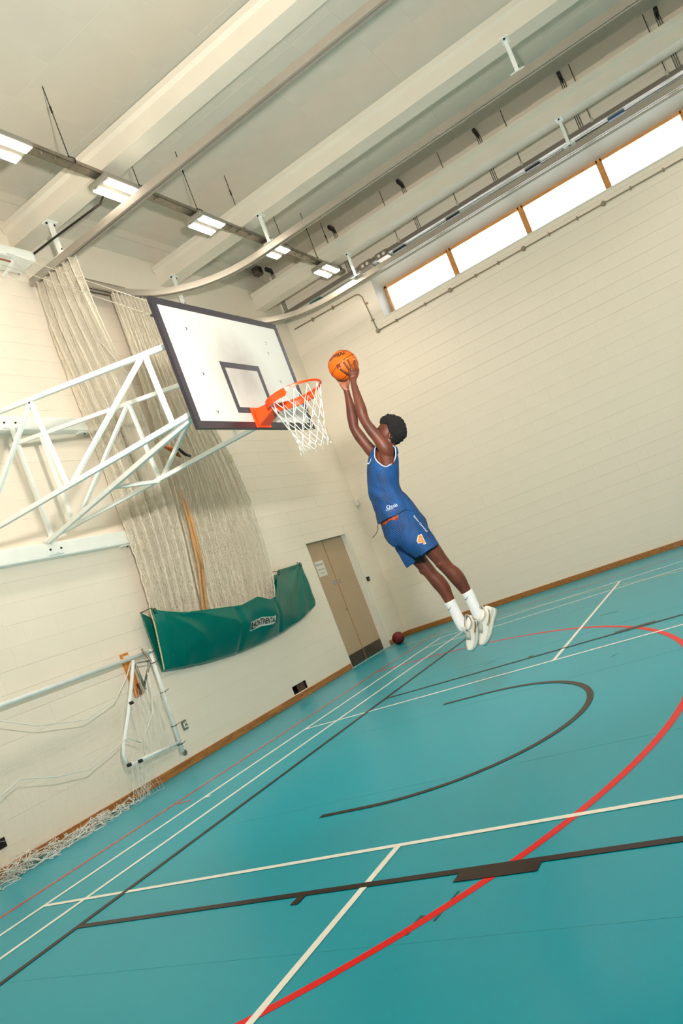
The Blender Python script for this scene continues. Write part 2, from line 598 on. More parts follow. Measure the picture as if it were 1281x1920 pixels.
# ceiling beams, painted concrete, running along the hall
def beam(x, label, top=7.37):
    w0, w1 = 0.15, 0.19
    prof = [(-w0, 7.05), (w0, 7.05), (w0, 7.16), (0.07, 7.24), (0.07, top - 0.135), (w1, top - 0.075), (w1, top), (-w1, top), (-w1, top - 0.075), (-w0, top - 0.115), (-w0, 7.16)]
    ys = (YB, YW)
    vs = [(x + a, y, z) for y in ys for a, z in prof]
    n = len(prof)
    fs = [(i, (i + 1) % n, n + (i + 1) % n, n + i) for i in range(n)] + [tuple(range(n))[::-1], tuple(range(n, 2 * n))]
    o = MB().add(vs, fs).build('ceiling_beam', BEAM)
    bevel(o, 0.012, 2)
    return tag(o, label, 'beam', 'concrete ceiling beams')
beam(3.98, 'cream ceiling beam nearest the far left lamps')
beam(6.98, 'cream ceiling beam in the middle of the ceiling')
beam(9.92, 'cream ceiling beam beside the high windows')
beam(0.98, 'cream ceiling beam beyond the left edge of the ceiling')

# ================================================================== SKIRTING BOARDS
def skirting(name, pieces, label):
    root = empty(name, label, kind='structure')
    for (x0, x1, y0, y1) in pieces:
        o = MB().box(x0, x1, y0, y1, 0, 0.098).build('board', WOODB, root)
        bevel(o, 0.004, 1)
    return root
skirting('baseboard_end', [(a, b - 0.002, YW - 0.02, YW) for a, b in ((XL, -4.0), (-4.0, 0.2), (0.2, 4.4), (4.4, DX0 - 0.02), (DX1 + 0.1, XW))], 'varnished wooden skirting of the end wall')
skirting('baseboard_side', [(XW - 0.02, XW, b + 0.002, a) for a, b in ((YW - 0.02, -1.6), (-1.6, -4.75), (-4.75, -9.0), (-9.0, YB))], 'varnished wooden skirting of the side wall')

# ================================================================== HIGH WINDOWS
GX = XW + 0.40
WF = 6.645     # head of the wooden frames, under a sloping plaster soffit
tag(MB().add([(XW - 0.0, WY0, WZ1), (GX + 0.06, WY0, WF), (GX + 0.06, WY0, WZ1), (XW - 0.0, WY1, WZ1), (GX + 0.06, WY1, WF), (GX + 0.06, WY1, WZ1)], [(0, 1, 2), (5, 4, 3), (0, 3, 4, 1), (1, 4, 5, 2), (2, 5, 3, 0)]).build('trim_2', WALL), 'sloping plaster soffit above the windows', kind='structure')
tag(MB().add([(XW, WY1, WZ0), (GX + 0.06, WY1, WZ0), (GX + 0.06, WY1 - 0.07, WZ0), (XW, WY1, WZ1), (GX + 0.06, WY1, WZ1), (GX + 0.06, WY1 - 0.07, WZ1)], [(0, 1, 2), (5, 4, 3), (0, 2, 5, 3), (2, 1, 4, 5), (1, 0, 3, 4)]).build('trim_3', TRIMW), 'splayed white jamb of the first window', kind='structure')
tag(MB().box(XW - 0.012, GX + 0.06, WY0 - 0.02, WY1 + 0.02, WZ0 - 0.03, WZ0).build('trim_1', TRIMW), 'painted window sill', kind='structure')
glass = bpy.data.materials.new('window_glass')
glass.use_nodes = True
nt = glass.node_tree
for nd in list(nt.nodes):
    nt.nodes.remove(nd)
out = nt.nodes.new('ShaderNodeOutputMaterial')
mixs = nt.nodes.new('ShaderNodeMixShader')
tr = nt.nodes.new('ShaderNodeBsdfTransparent')
gl = nt.nodes.new('ShaderNodeBsdfGlossy')
gl.inputs['Roughness'].default_value = 0.03
fr = nt.nodes.new('ShaderNodeFresnel')
fr.inputs['IOR'].default_value = 1.45
nt.links.new(fr.outputs[0], mixs.inputs[0])
nt.links.new(tr.outputs[0], mixs.inputs[1])
nt.links.new(gl.outputs[0], mixs.inputs[2])
nt.links.new(mixs.outputs[0], out.inputs[0])
edges = [WY1 - 0.07, -1.92, -3.37, -4.80, -6.18, WY0]
for i in range(5):
    ya, yb = edges[i], edges[i + 1]
    w = empty('window_%d' % (i + 1), 'high window light with wooden frame, number %d from the corner' % (i + 1), kind='structure', loc=(0, 0, 0))
    s = 0.05
    for (a, b, c, d) in ((yb, ya, WF - s, WF), (yb, ya, WZ0, WZ0 + s), (ya - s, ya, WZ0, WF), (yb, yb + s, WZ0, WF)):
        o = MB().box(GX - 0.03, GX + 0.04, a, b, c, d).build('frame_bar', WOODB2, w)
        bevel(o, 0.004, 1)
    MB().box(GX + 0.0, GX + 0.006, yb + s, ya - s, WZ0 + s, WF - s).build('pane', glass, w)
    if i < 4:
        MB().box(GX - 0.05, GX - 0.03, yb - 0.022, yb + 0.022, WZ0, WF).build('mullion_bead', WOODB2, w)
# ================================================================== DOOR
DOORP = mat('door_laminate', rgb(186, 160, 130), 0.45, var=0.04, vscale=3)
LIP = wood('door_lipping', rgb(150, 92, 40), rgb(186, 124, 62), scale=(10, 10, 1.2))
KICK = mat('kick_plate_metal', rgb(96, 82, 74), 0.42, metal=0.75, var=0.12, vscale=5)
door = empty('door_1', 'tan double door with dark kick plates in the end wall', kind='structure', loc=(9.06, DY, 0))
def dpart(name, mb, m, par=None, bv=0.0):
    o = mb.build(name, m)
    o.parent = par or door
    o.matrix_parent_inverse = Matrix.Translation(-Vector(door.location)) if par is None else Matrix.Identity(4)
    if bv:
        bevel(o, bv, 1)
    return o
xm = 9.065
for (a, b) in ((DX0 + 0.012, xm - 0.012), (xm + 0.012, DX1 - 0.012)):
    leaf = dpart('leaf', MB().box(a, b, DY, DY + 0.044, 0.008, DZ - 0.008), DOORP, bv=0.002)
    for (c, d) in ((a - 0.008, a), (b, b + 0.008)):
        dpart('lipping', MB().box(c, d, DY - 0.0, DY + 0.044, 0.008, DZ - 0.008), LIP)
    dpart('kick_plate', MB().box(a + 0.004, b - 0.004, DY - 0.002, DY, 0.012, 0.21), KICK)
SIGNB = mat('blue_disc', rgb(62, 92, 138), 0.4)
for xx in (8.975, 9.165):
    dpart('fire_door_disc', MB().lathe([(0.036, -0.002), (0.036, 0.0)], (xx, DY - 0.0, 1.514), 'y', 24), SIGNB)
    dpart('disc_symbol', MB().lathe([(0.021, -0.003), (0.021, -0.002)], (xx, DY, 1.514), 'y', 20), mat('disc_white', rgb(190, 200, 210), 0.5))
dpart('lock_escutcheon', MB().lathe([(0.024, -0.006), (0.026, -0.003), (0.026, 0)], (9.02, DY, 0.98), 'y', 20), GALV)
dpart('keyhole', MB().box(9.016, 9.024, DY - 0.0075, DY - 0.006, 0.968, 0.99), BLACK)
# white painted lining of the recess
dpart('lining', MB().box(DX0 - 0.02, DX0 + 0.004, YW - 0.008, DY + 0.06, 0, DZ + 0.02), TRIMW)
dpart('lining', MB().box(DX1 - 0.004, DX1 + 0.02, YW - 0.002, DY + 0.06, 0, DZ + 0.02), TRIMW)
dpart('lining', MB().box(DX0 - 0.0, DX1 + 0.0, YW + 0.01, DY + 0.06, DZ - 0.002, DZ + 0.02), TRIMW)
dpart('architrave', MB().box(DX1 + 0.02, DX1 + 0.10, YW - 0.006, YW, 0, DZ + 0.02), TRIMW)
dpart('threshold_strip', MB().box(DX0, DX1, YW - 0.02, YW + 0.02, 0, 0.004), mat('pale_threshold', rgb(214, 206, 180), 0.5))
dpart('cupboard_back', MB().box(DX0, DX1, DY + 0.05, DY + 0.07, 0, DZ), VOIDM)

# paper notice
notice = tag(MB().box(8.51, 8.825, DY - 0.004, DY - 0.002, 1.70, 1.985).build('paper_notice', PAPER), 'white paper STAFF ONLY notice taped to the door', 'notice')
INK = mat('ink', rgb(40, 38, 36), 0.8)
INK2 = mat('faint_ink', rgb(140, 136, 124), 0.8)
def put_text(txt, size, loc, rot, m, parent, name='lettering', sx=1.0, shear=0.0, extr=0.0004, align='CENTER'):
    me = text_mesh(txt, size, extr, shear=shear, align=align)
    me.materials.append(m)
    o = link(name, me, parent)
    o.matrix_world = Matrix.Translation(Vector(loc)) @ Matrix(rot).to_4x4() @ Matrix.Diagonal((sx, 1, 1, 1))
    return o
RY = ((1, 0, 0), (0, 0, -1), (0, 1, 0))      # text reading on a face looking towards -y
put_text('STAFF ONLY', 0.052, (8.667, DY - 0.0045, 1.915), RY, INK, notice)
put_text('Authorised personnel', 0.028, (8.667, DY - 0.0045, 1.83), RY, INK, notice)
put_text('Please keep closed', 0.024, (8.667, DY - 0.0045, 1.76), RY, INK2, notice)

# card reader, corner sensor, sockets
rd = tag(MB().box(10.02, 10.115, YW - 0.03, YW, 1.315, 1.405).build('card_reader', BLACK), 'small black card reader on the wall right of the door', 'card reader')
bevel(rd, 0.006, 2)
MB().box(10.05, 10.085, YW - 0.033, YW - 0.03, 1.335, 1.36).build('keypad', GREYB, rd)
sn = tag(MB().box(XW - 0.075, XW - 0.003, YW - 0.075, YW - 0.006, 2.83, 2.95).build('corner_sensor', TRIMW), 'small white sensor box high in the wall corner', 'sensor')
bevel(sn, 0.012, 2)
MB().box(XW - 0.072, XW - 0.006, YW - 0.077, YW - 0.074, 2.85, 2.89).build('lens', PAPER, sn)
sk = tag(MB().box(3.735, 3.825, YW - 0.02, YW, 0.43, 0.55).build('socket_plate', GREYB), 'square metal socket plate on the wall above the skirting', 'socket')
bevel(sk, 0.004, 2)
MB().box(3.785, 3.81, YW - 0.026, YW - 0.02, 0.50, 0.53).build('switch', PAPER, sk)
MB().box(3.75, 3.775, YW - 0.024, YW - 0.02, 0.455, 0.52).build('rocker', PAPER, sk)
MB().box(3.785, 3.81, YW - 0.024, YW - 0.02, 0.45, 0.475).build('rocker', PAPER, sk)
rp = tag(MB().lathe([(0.03, -0.016), (0.037, -0.01), (0.037, 0)], (3.62, YW, 0.185), 'y', 24).build('round_plate', GREYB), 'round grey cover plate low on the end wall', 'cover plate')
MB().lathe([(0.006, -0.018), (0.006, -0.016)], (3.62, YW, 0.185), 'y', 12).build('screw', DARKM, rp)
vt = empty('wall_vent', 'dark wall vent at the left edge above the skirting', 'vent', (0.86, YW, 0.30))
MB().box(-0.09, 0.085, -0.012, 0, -0.045, 0.045).build('vent_plate', VOIDM, vt)
for k in range(4):
    MB().box(-0.07, 0.065, -0.018, -0.012, -0.035 + k * 0.02, -0.027 + k * 0.02).build('louvre', DARKM, vt)

# ================================================================== LAMPS ON TRUNKING
LEDM = mat('led_diffuser', rgb(255, 250, 238), 0.5, emit=(1.0, 0.885, 0.75, 1), estr=LAMP_EMIT)
LHOUS = mat('lamp_housing', rgb(150, 144, 132), 0.5, var=0.02)
TRY, TRZ = -0.19, 6.93
def lamp_proto():
    r = empty('ceiling_lamp', 'x', 'lamp')
    b = MB().box(-0.30, 0.30, -0.155, 0.155, -0.03, 0.045).build('housing', LHOUS, r)
    bevel(b, 0.02, 2)
    for s in (-1, 1):
        y0, y1 = (0.042, 0.138) if s > 0 else (-0.138, -0.042)
        d = MB().box(-0.245, 0.275, y0, y1, -0.036, -0.0295).build('diffuser', LEDM, r)
    for k in range(5):
        MB().box(-0.29 + k * 0.0001, -0.25, -0.13 + k * 0.012, -0.125 + k * 0.012, -0.033, -0.0298).build('cooling_fin', GALV, r)
        MB().box(-0.29, -0.25, 0.04 + k * 0.012, 0.045 + k * 0.012, -0.033, -0.0298).build('cooling_fin', GALV, r)
    MB().box(-0.02, 0.02, -0.05, 0.05, 0.045, 0.075).build('mounting_clip', GALV, r)
    return r
def copy_tree(o, parent=None):
    c = o.copy()
    C.objects.link(c)
    c.parent = parent
    for ch in o.children:
        copy_tree(ch, c)
    return c
proto = lamp_proto()
lamps = [(2.30, 'LED lamp cut by the left edge of the picture'), (3.97, 'LED lamp lighting up the near curtain track, larger of the full lamps'),
         (5.80, 'LED lamp on trunking between the two nearer curtain tracks'), (7.64, 'LED lamp crossed by the middle curtain track'),
         (9.46, 'LED lamp at the trunking end beside the window beam')]
for k, (x, lb) in enumerate(lamps):
    o = proto if k == 0 else copy_tree(proto)
    o.location = (x, TRY + 0.005, TRZ - 0.075)
    tag(o, lb, 'lamp', 'twin panel LED lamps on the trunking')
for y in (TRY, -7.3, -10.6, -14.0):  # unseen rows; the middle rear one is added to brighten the foreground
    for x in ((0.6, -1.1, -2.8, -4.5, -6.2) if y == TRY else (-6.0, -3.0, 0.0, 2.3, 3.97, 5.8, 7.64, 9.4)):
        o = copy_tree(proto)
        o.location = (x, y + 0.005, TRZ - 0.075)
        tag(o, 'unseen twin LED lamp of the rows lighting the hall', 'lamp', 'twin panel LED lamps outside the picture')
def trunking(y, label):
    r = empty('lighting_trunking', label, 'trunking', (0, y, TRZ))
    mb = MB()
    # inverted channel: web and two lips
    mb.box(XL, 10.22, -0.055, 0.055, 0.0, 0.004)
    mb.box(XL, 10.22, -0.055, -0.051, 0.0, 0.055).box(XL, 10.22, 0.051, 0.055, 0.0, 0.055)
    mb.build('channel', GALV, r)
    for x in (2.85, 3.05, 4.75, 6.45, 6.65, 6.95, 8.4, 8.6, 8.95, 10.0):
        MB().lathe([(0.028, -0.02), (0.03, -0.012), (0.03, 0)], (x, -0.01, 0), 'z', 12).build('knockout_plug', GALV, r)
    for x in (3.31, 4.50, 5.71, 8.09, 10.04):
        MB().tube([(x, -0.058, 0.0), (x, -0.07, 0.05), (x, -0.03, 0.10), (x, 0.03, 0.10), (x, 0.07, 0.05), (x, 0.058, 0.0)], 0.007, 6).build('hanger_loop', DARKM, r)
        MB().box(x - 0.02, x + 0.02, -0.058, 0.058, -0.003, 0.0).build('hanger_strap', GALV, r)
    return r
trunking(TRY, 'grey metal lighting trunking crossing under the ceiling, carrying lamps')
for (x, lb) in ((3.31, 'leftmost thin rod holding up the lighting trunking'), (4.50, 'thin rod rising behind the near beam to the ceiling'), (5.71, 'thin rod above the second full lamp'),
                (6.90, 'thin rod hidden partly by the middle beam'), (8.09, 'thin rod behind the middle track above trunking'), (9.27, 'thin rod above the lamp nearest the windows'), (10.04, 'thin rod at the trunking end')):
    rr = tag(MB().tube([(x, TRY, 7.03), (x, TRY, ZC)], 0.006, 6).build('suspension_rod', DARKM), lb, 'rod', 'rods holding the trunking')
    MB().lathe([(0.012, 7.03), (0.012, 7.06)], (x, TRY, 0), 'z', 8).build('nut', DARKM, rr)
    MB().lathe([(0.011, 7.60), (0.011, 7.68)], (x, TRY, 0), 'z', 8).build('coupler', DARKM, rr)
# conduit from the second lamp to the end wall
cd = tag(MB().tube([(4.05, 0.05, 6.95), (4.02, 0.13, 6.86), (3.95, 0.24, 6.82), (3.865, 0.9, 6.80), (3.82, 1.48, 6.79), (3.82, 1.55, 6.76), (3.80, 1.57, 6.68)], 0.014, 8).build('cable_conduit', DARKM, smooth=True), 'dark conduit pipe running from a lamp to the end wall', 'conduit')

# heater on the end wall, left
ht = empty('wall_heater', 'white wall unit high up at the left edge', 'heater', (3.3, 1.45, 6.7))
b = MB().box(-1.6, 0.53, -0.22, 0.12, -0.03, 0.12).build('casing', WHITE, ht); bevel(b, 0.03, 3)
MB().box(-0.05, 0.36, -0.05, 0.12, 0.125, 0.24).build('timber_packer', mat('old_timber', rgb(166, 138, 108), 0.7, var=0.15, vscale=9), ht)
MB().tube([(-1.6, -0.18, -0.06), (0.15, -0.14, -0.06)], 0.012, 6).build('copper_pipe', mat('copper_pipe', rgb(170, 110, 80), 0.4, metal=0.6), ht)
MB().bar((0.2, -0.16, -0.03), (0.2, 0.1, -0.12), 0.03, 0.03).build('bracket', WHITE, ht)

# ================================================================== CURTAIN TRACKS
TZ0, TZ1 = 6.505, 6.60
def track(name, path, label):
    """C-section track swept along a plan path"""
    r = empty(name, label, 'curtain track', (path[0][0], path[0][1], TZ0))
    prof = [(-0.05, TZ1), (0.05, TZ1), (0.05, TZ0), (0.012, TZ0), (0.012, TZ0 + 0.008), (0.042, TZ0 + 0.008), (0.042, TZ1 - 0.008), (-0.042, TZ1 - 0.008), (-0.042, TZ0 + 0.008), (-0.012, TZ0 + 0.008), (-0.012, TZ0), (-0.05, TZ0)]
    mb = MB()
    n = len(prof)
    vs = []
    for i, p in enumerate(path):
        a, b = path[max(0, i - 1)], path[min(len(path) - 1, i + 1)]
        d = Vector((b[0] - a[0], b[1] - a[1])).normalized()
        nn = Vector((d.y, -d.x))
        vs += [(p[0] + nn.x * u, p[1] + nn.y * u, z) for u, z in prof]
    fs = []
    for i in range(len(path) - 1):
        for k in range(n):
            k2 = (k + 1) % n
            fs.append((i * n + k, i * n + k2, (i + 1) * n + k2, (i + 1) * n + k))
    m = len(path) - 1
    mb.add(vs, fs)
    mb.add(vs[:n], [(0, 1, 2, 3, 4, 5, 6, 7, 8, 9, 10, 11)])
    mb.add(vs[m * n:], [(11, 10, 9, 8, 7, 6, 5, 4, 3, 2, 1, 0)])
    o = mb.build('rail', ALU, r, autosmooth=True)
    o.matrix_parent_inverse = Matrix.Translation(-Vector(r.location))
    return r
t1 = track('curtain_track', [(3.94, YW - 0.05), (3.94, -4), (3.94, -15.5)], 'straight grey curtain track with the left net hanging from its end')
def curve_path(x0, xe, yc, rad, y_end, xs):
    pts = [(xs, yc + 0.0)]
    cx, cy = x0 - rad, yc - rad
    for a in np.linspace(90, 0, 25):
        pts.append((cx + rad * math.cos(math.radians(a)), cy + rad * math.sin(math.radians(a))))
    pts.append((x0, -6))
    pts.append((x0, y_end))
    return pts
t2 = track('curtain_track', curve_path(6.88, 0, 1.32, 1.55, -15.5, 4.55), 'middle grey curtain track curving round towards the end wall')
t3 = track('curtain_track', curve_path(9.95, 0, 1.35, 1.3, -15.5, 8.4), 'grey curtain track curving in the corner below the window beam')
# trunk bracket above the middle track on the wall side
tb = tag(MB().box(4.75, 5.65, 1.40, 1.54, 6.66, 6.72).build('steel_bracket', GALV), 'dark steel channel behind the nets on the end wall', 'bracket')
MB().box(4.75, 5.65, 1.40, 1.41, 6.60, 6.66).build('flange', DARKM, tb)
def hanger(x, y, zb, label, top=7.05):
    r = empty('track_hanger', label, 'hanger', (x, y, zb), 'white posts hanging the curtain tracks')
    h = top - zb
    p = MB().box(-0.025, 0.025, -0.025, 0.025, 0.0, h).build('post', WHITE, r); bevel(p, 0.003, 1)
    MB().box(-0.09, 0.09, -0.05, 0.05, h - 0.012, h).build('top_plate', WHITE, r)
    MB().box(-0.05, 0.05, -0.09, 0.09, 0, 0.008).build('foot_plate', WHITE, r)
    for s in (-0.065, 0.065):
        MB().lathe([(0.014, h - 0.03), (0.014, h - 0.012)], (s, 0, 0), 'z', 8).build('bolt', DARKM, r)
    MB().lathe([(0.01, -0.036), (0.01, -0.026)], (0, 0, 0.07), 'y', 8).build('bolt', DARKM, r)
    return r
hanger(3.94, 0.91, TZ1, 'white post joining the near beam to the near track')
hanger(6.84, 1.28, 6.50, 'white post behind the backboard top edge')
hanger(6.86, -0.52, TZ1, 'white post above the crossed LED lamp')
hanger(6.86, -4.50, TZ1, 'white post at the upper right on the middle track')
hanger(9.86, -0.53, TZ1, 'white post on the window beam beside the trunking end')
hanger(9.86, -4.56, TZ1, 'white post on the window beam at the upper right')

# ================================================================== CABLE TRAY AND PULLEYS BY THE SIDE WALL
tray = empty('cable_tray', 'long metal cable tray running below the window beam', 'cable tray', (10.42, 0, 6.85))
tray_w = mat('tray_white', rgb(222, 218, 208), 0.4, metal=0.1)
tp = MB().box(-0.09, 0.09, YB, 1.3, 0.0, 0.006).build('tray_base', tray_w, tray)
MB().box(-0.13, -0.09, YB, 1.3, -0.004, 0.07).build('tray_lip', mat('tray_grey', rgb(132, 124, 116), 0.45, metal=0.5), tray)
MB().box(0.09, 0.10, YB, 1.3, 0.0, 0.06).build('tray_lip', tray_w, tray)
CABW = mat('white_cable', rgb(236, 232, 222), 0.4)
CABB = mat('black_cable', rgb(36, 34, 34), 0.5)
for i, (dx, m) in enumerate(((0.02, CABB), (0.04, CABW), (-0.015, CABW), (0.062, CABB))):
    pts = [(dx + 0.008 * math.sin(0.9 * y + i * 2), y, -0.012 - 0.004 * math.sin(2.1 * y + i)) for y in np.linspace(1.2, -9, 60)]
    o = MB().tube(pts, 0.006, 6).build('cable', m, tray, smooth=True)
for y, m in ((0.62, mat('teal_connector', rgb(34, 96, 96), 0.5)), (-2.4, CABB), (-3.9, CABB), (-5.3, mat('blue_connector', rgb(48, 84, 116), 0.5)), (-1.3, CABB)):
    bb = MB().box(-0.03, 0.05, y - 0.13, y + 0.13, -0.04, -0.004).build('connector_box', m, tray)
for y in (-0.62, -0.98):
    bb = MB().box(-0.15, 0.08, y - 0.12, y + 0.12, -0.04, 0.08).build('junction_box', GALV, tray)
    for k in range(2):
        MB().lathe([(0.03, -0.152), (0.03, -0.15)], (0, y - 0.05 + k * 0.1, 0.02), 'x', 10).build('knockout', TRIMW, tray)
CLR = mat('clear_bracket', rgb(196, 188, 172), 0.3)
for k, y in enumerate((-1.37, -2.57, -3.77, -4.96, -6.13)):
    rr = tag(MB().tube([(10.31, y, 6.925), (10.31, y, ZC)], 0.006, 6).build('suspension_rod', DARKM), ('thin rod on the cable tray above the first window', 'thin rod on the cable tray above the second window', 'thin rod on the cable tray above the third window', 'thin rod on the cable tray above the fourth window', 'thin rod on the cable tray near the upper right corner')[k], 'rod', 'rods holding the cable tray')
    MB().box(10.285, 10.335, y - 0.02, y + 0.02, 6.90, 6.97).build('clip', CLR, rr)
pul_lab = ['black pulley block with ropes nearest the end wall corner', 'black pulley block above the last LED lamp', 'black pulley block over the first window',
           'black pulley block over the second window', 'black pulley block over the third window', 'black pulley block at the top right corner']
for k, y in enumerate((1.33, -0.22, -1.75, -3.27, -4.78, -6.31)):
    pr = empty('pulley', pul_lab[k], 'pulley', (10.42, y, 7.875), 'rope pulleys along the ceiling edge')
    b = MB().box(-0.13, 0.10, -0.03, 0.03, -0.03, 0.05).build('block', BLACK, pr); bevel(b, 0.015, 2)
    b.name = 'pulley_block'
    MB().lathe([(0.035, -0.012), (0.028, 0), (0.035, 0.012)], (0.09, 0, -0.03), 'y', 14).build('wheel', DARKM, pr)
    for q in range(3):
        MB().tube([(0.08, -0.03 + 0.03 * q, -0.02), (0.08, -0.03 + 0.03 * q, -0.97)], 0.006, 5).build('rope', CABB, pr)
jb = tag(MB().box(10.02, 10.2, 1.36, 1.5, 7.78, 7.93).build('ceiling_box', mat('grimy_box', rgb(110, 96, 84), 0.7)), 'small grimy box under the ceiling beside the beam end', 'box')
MB().box(10.04, 10.18, 1.355, 1.36, 7.80, 7.91).build('lid', DARKM, jb)

# conduit with boxes below the windows
cpts = [(XW - 0.02, 1.45, 6.70), (XW - 0.02, -0.02, 6.66), (XW - 0.02, -0.10, 6.64), (XW - 0.02, -0.15, 6.56), (XW - 0.02, -0.20, 5.82)]
c2 = empty('wall_conduit', 'thin grey conduit with round boxes under the high windows', 'conduit', (XW - 0.02, -0.2, 5.81))
def cpart(name, mb, m, sm=False):
    o = mb.build(name, m, c2, smooth=sm)
    o.matrix_parent_inverse = Matrix.Translation(-Vector(c2.location))
    return o
CONM = mat('painted_conduit', rgb(150, 136, 112), 0.45, metal=0.2)
cpart('pipe', MB().tube(cpts, 0.012, 8), CONM, True)
cpart('pipe', MB().tube([(XW - 0.02, -0.2, 5.81), (XW - 0.02, -9.0, 5.81)], 0.012, 8), CONM, True)
for y in (-0.2, -1.78, -3.23, -4.65, -6.1):
    cpart('round_box', MB().lathe([(0.036, -0.045), (0.042, -0.035), (0.042, 0)], (XW, y, 5.81), 'x', 18), CONM)
for y in (-0.62, -1.25, -2.3, -2.75, -3.7, -4.2, -5.1, -5.62):
    cpart('saddle', MB().box(XW - 0.036, XW, y - 0.012, y + 0.012, 5.78, 5.84), CONM)
for z in (6.05, 6.4):
    cpart('saddle', MB().box(XW - 0.036, XW, -0.215, -0.15, z - 0.012, z + 0.012), CONM)
for y in (0.5, 1.0):
    cpart('saddle', MB().box(XW - 0.036, XW, y - 0.012, y + 0.012, 6.64, 6.72), CONM)

# dark red ball in the corner
def ball(name, c, r, m, seam_m, label, cat, rot=None):
    root = empty(name, label, cat, c)
    o = MB().sphere((0, 0, 0), r, 40, 24).build('skin', m, root, smooth=True)
    def seam(f):
        pts = [Vector(f(t)) for t in np.linspace(0, 2 * math.pi, 72, endpoint=False)]
        pts = [p.normalized() * (r - 0.0006) for p in pts]
        return MB().tube(pts, 0.0026, 6, closed=True).build('seam', seam_m, root, smooth=True)
    seam(lambda t: (math.cos(t), 0, math.sin(t)))
    seam(lambda t: (0, math.cos(t), math.sin(t)))
    for s in (-1, 1):
        seam(lambda t, s=s: (0.62 * math.cos(t) * 1.0, s * (0.62 + 0.14 * math.cos(2 * t)), 0.92 * math.sin(t)))
    if rot is not None:
        root.rotation_mode = 'QUATERNION'
        root.rotation_quaternion = rot
    return root
REDB = mat('dark_red_rubber', rgb(120, 14, 20), 0.5, bump=0.25, bscale=260)
ball('medicine_ball', (9.70, 1.24, 0.118), 0.118, REDB, mat('dark_seam', rgb(70, 8, 12), 0.6), 'dark red ball lying on the floor in the corner by the door', 'ball', Quaternion((1, 0.4, 0.2), 0.9))
# ================================================================== BASKETBALL HOOP ON ITS WALL FRAME
YBB = -2.07                                   # front face of the backboard
BX0, BX1, BZ0, BZ1 = 1.06, 2.865, 2.885, 3.945
hoop = empty('basketball_hoop', 'white backboard with orange rim and net on a white wall frame', 'basketball hoop', (1.96, YBB, 2.9))
def hp(name, mb, m, par=None, sm=False, bv=0.0, auto=False):
    o = mb.build(name, m, smooth=sm, autosmooth=auto)
    o.parent = par or hoop
    if par is None:
        o.matrix_parent_inverse = Matrix.Translation(-Vector(hoop.location))
    if bv:
        bevel(o, bv, 1)
    return o
def board_material():
    m = bpy.data.materials.new('scuffed_backboard')
    m.use_nodes = True
    nt = m.node_tree
    b = nt.nodes['Principled BSDF']
    tc = nt.nodes.new('ShaderNodeTexCoord')
    n = nt.nodes.new('ShaderNodeTexNoise')
    n.inputs['Scale'].default_value = 3.2
    n.inputs['Detail'].default_value = 7
    n.inputs['Distortion'].default_value = 0.5
    nt.links.new(tc.outputs['Object'], n.inputs['Vector'])
    # scuffs gather round the target rectangle above the rim
    mp = nt.nodes.new('ShaderNodeMapping')
    mp.inputs['Location'].default_value = (-1.96 * 1.9, 0, -3.33 * 1.9)
    mp.inputs['Scale'].default_value = (1.9, 0.0, 1.9)
    nt.links.new(tc.outputs['Object'], mp.inputs['Vector'])
    g = nt.nodes.new('ShaderNodeTexGradient')
    g.gradient_type = 'SPHERICAL'
    nt.links.new(mp.outputs['Vector'], g.inputs['Vector'])
    mul = nt.nodes.new('ShaderNodeMath')
    mul.operation = 'MULTIPLY'
    nt.links.new(n.outputs['Fac'], mul.inputs[0])
    nt.links.new(g.outputs['Fac'], mul.inputs[1])
    r = nt.nodes.new('ShaderNodeValToRGB')
    r.color_ramp.elements[0].position = 0.02
    r.color_ramp.elements[0].color = rgb(206, 207, 200)
    r.color_ramp.elements[1].position = 0.62
    r.color_ramp.elements[1].color = rgb(148, 136, 130)
    nt.links.new(mul.outputs[0], r.inputs['Fac'])
    nt.links.new(r.outputs['Color'], b.inputs['Base Color'])
    b.inputs['Roughness'].default_value = 0.42
    return m
BOARD = board_material()
NAVY = mat('navy_border_paint', rgb(44, 40, 48), 0.32, var=0.1, vscale=6)
ORNG = mat('orange_rim_paint', rgb(240, 72, 8), 0.32, var=0.04, vscale=12)
bb = hp('backboard', MB().box(BX0, BX1, YBB, YBB + 0.03, BZ0, BZ1), BOARD, bv=0.012)
e = 0.055
for (a, b, c, d) in ((BX0, BX1, BZ1 - e, BZ1), (BX0, BX1, BZ0, BZ0 + e), (BX0, BX0 + e, BZ0 + e, BZ1 - e), (BX1 - e, BX1, BZ0 + e, BZ1 - e)):
    hp('border', MB().box(a - 0.001, b + 0.001, YBB - 0.0025, YBB + 0.031, c - 0.001, d + 0.001), NAVY, bb)
HX = 1.965
tx0, tx1, tz0, tz1 = HX - 0.295, HX + 0.295, 3.02, 3.47
for (a, b, c, d) in ((tx0, tx1, tz1 - 0.05, tz1), (tx0, tx1, tz0, tz0 + 0.05), (tx0, tx0 + 0.05, tz0 + 0.05, tz1 - 0.05), (tx1 - 0.05, tx1, tz0 + 0.05, tz1 - 0.05)):
    hp('target_line', MB().box(a, b, YBB - 0.002, YBB + 0.001, c, d), NAVY, bb)
for (x, z) in ((1.38, 3.72), (1.38, 3.34), (1.38, 3.02), (2.55, 3.72), (2.52, 3.62), (2.55, 3.34), (2.55, 3.05)):
    hp('bolt_head', MB().lathe([(0.010, -0.005), (0.013, 0)], (x, YBB, z), 'y', 10), GALV, bb)
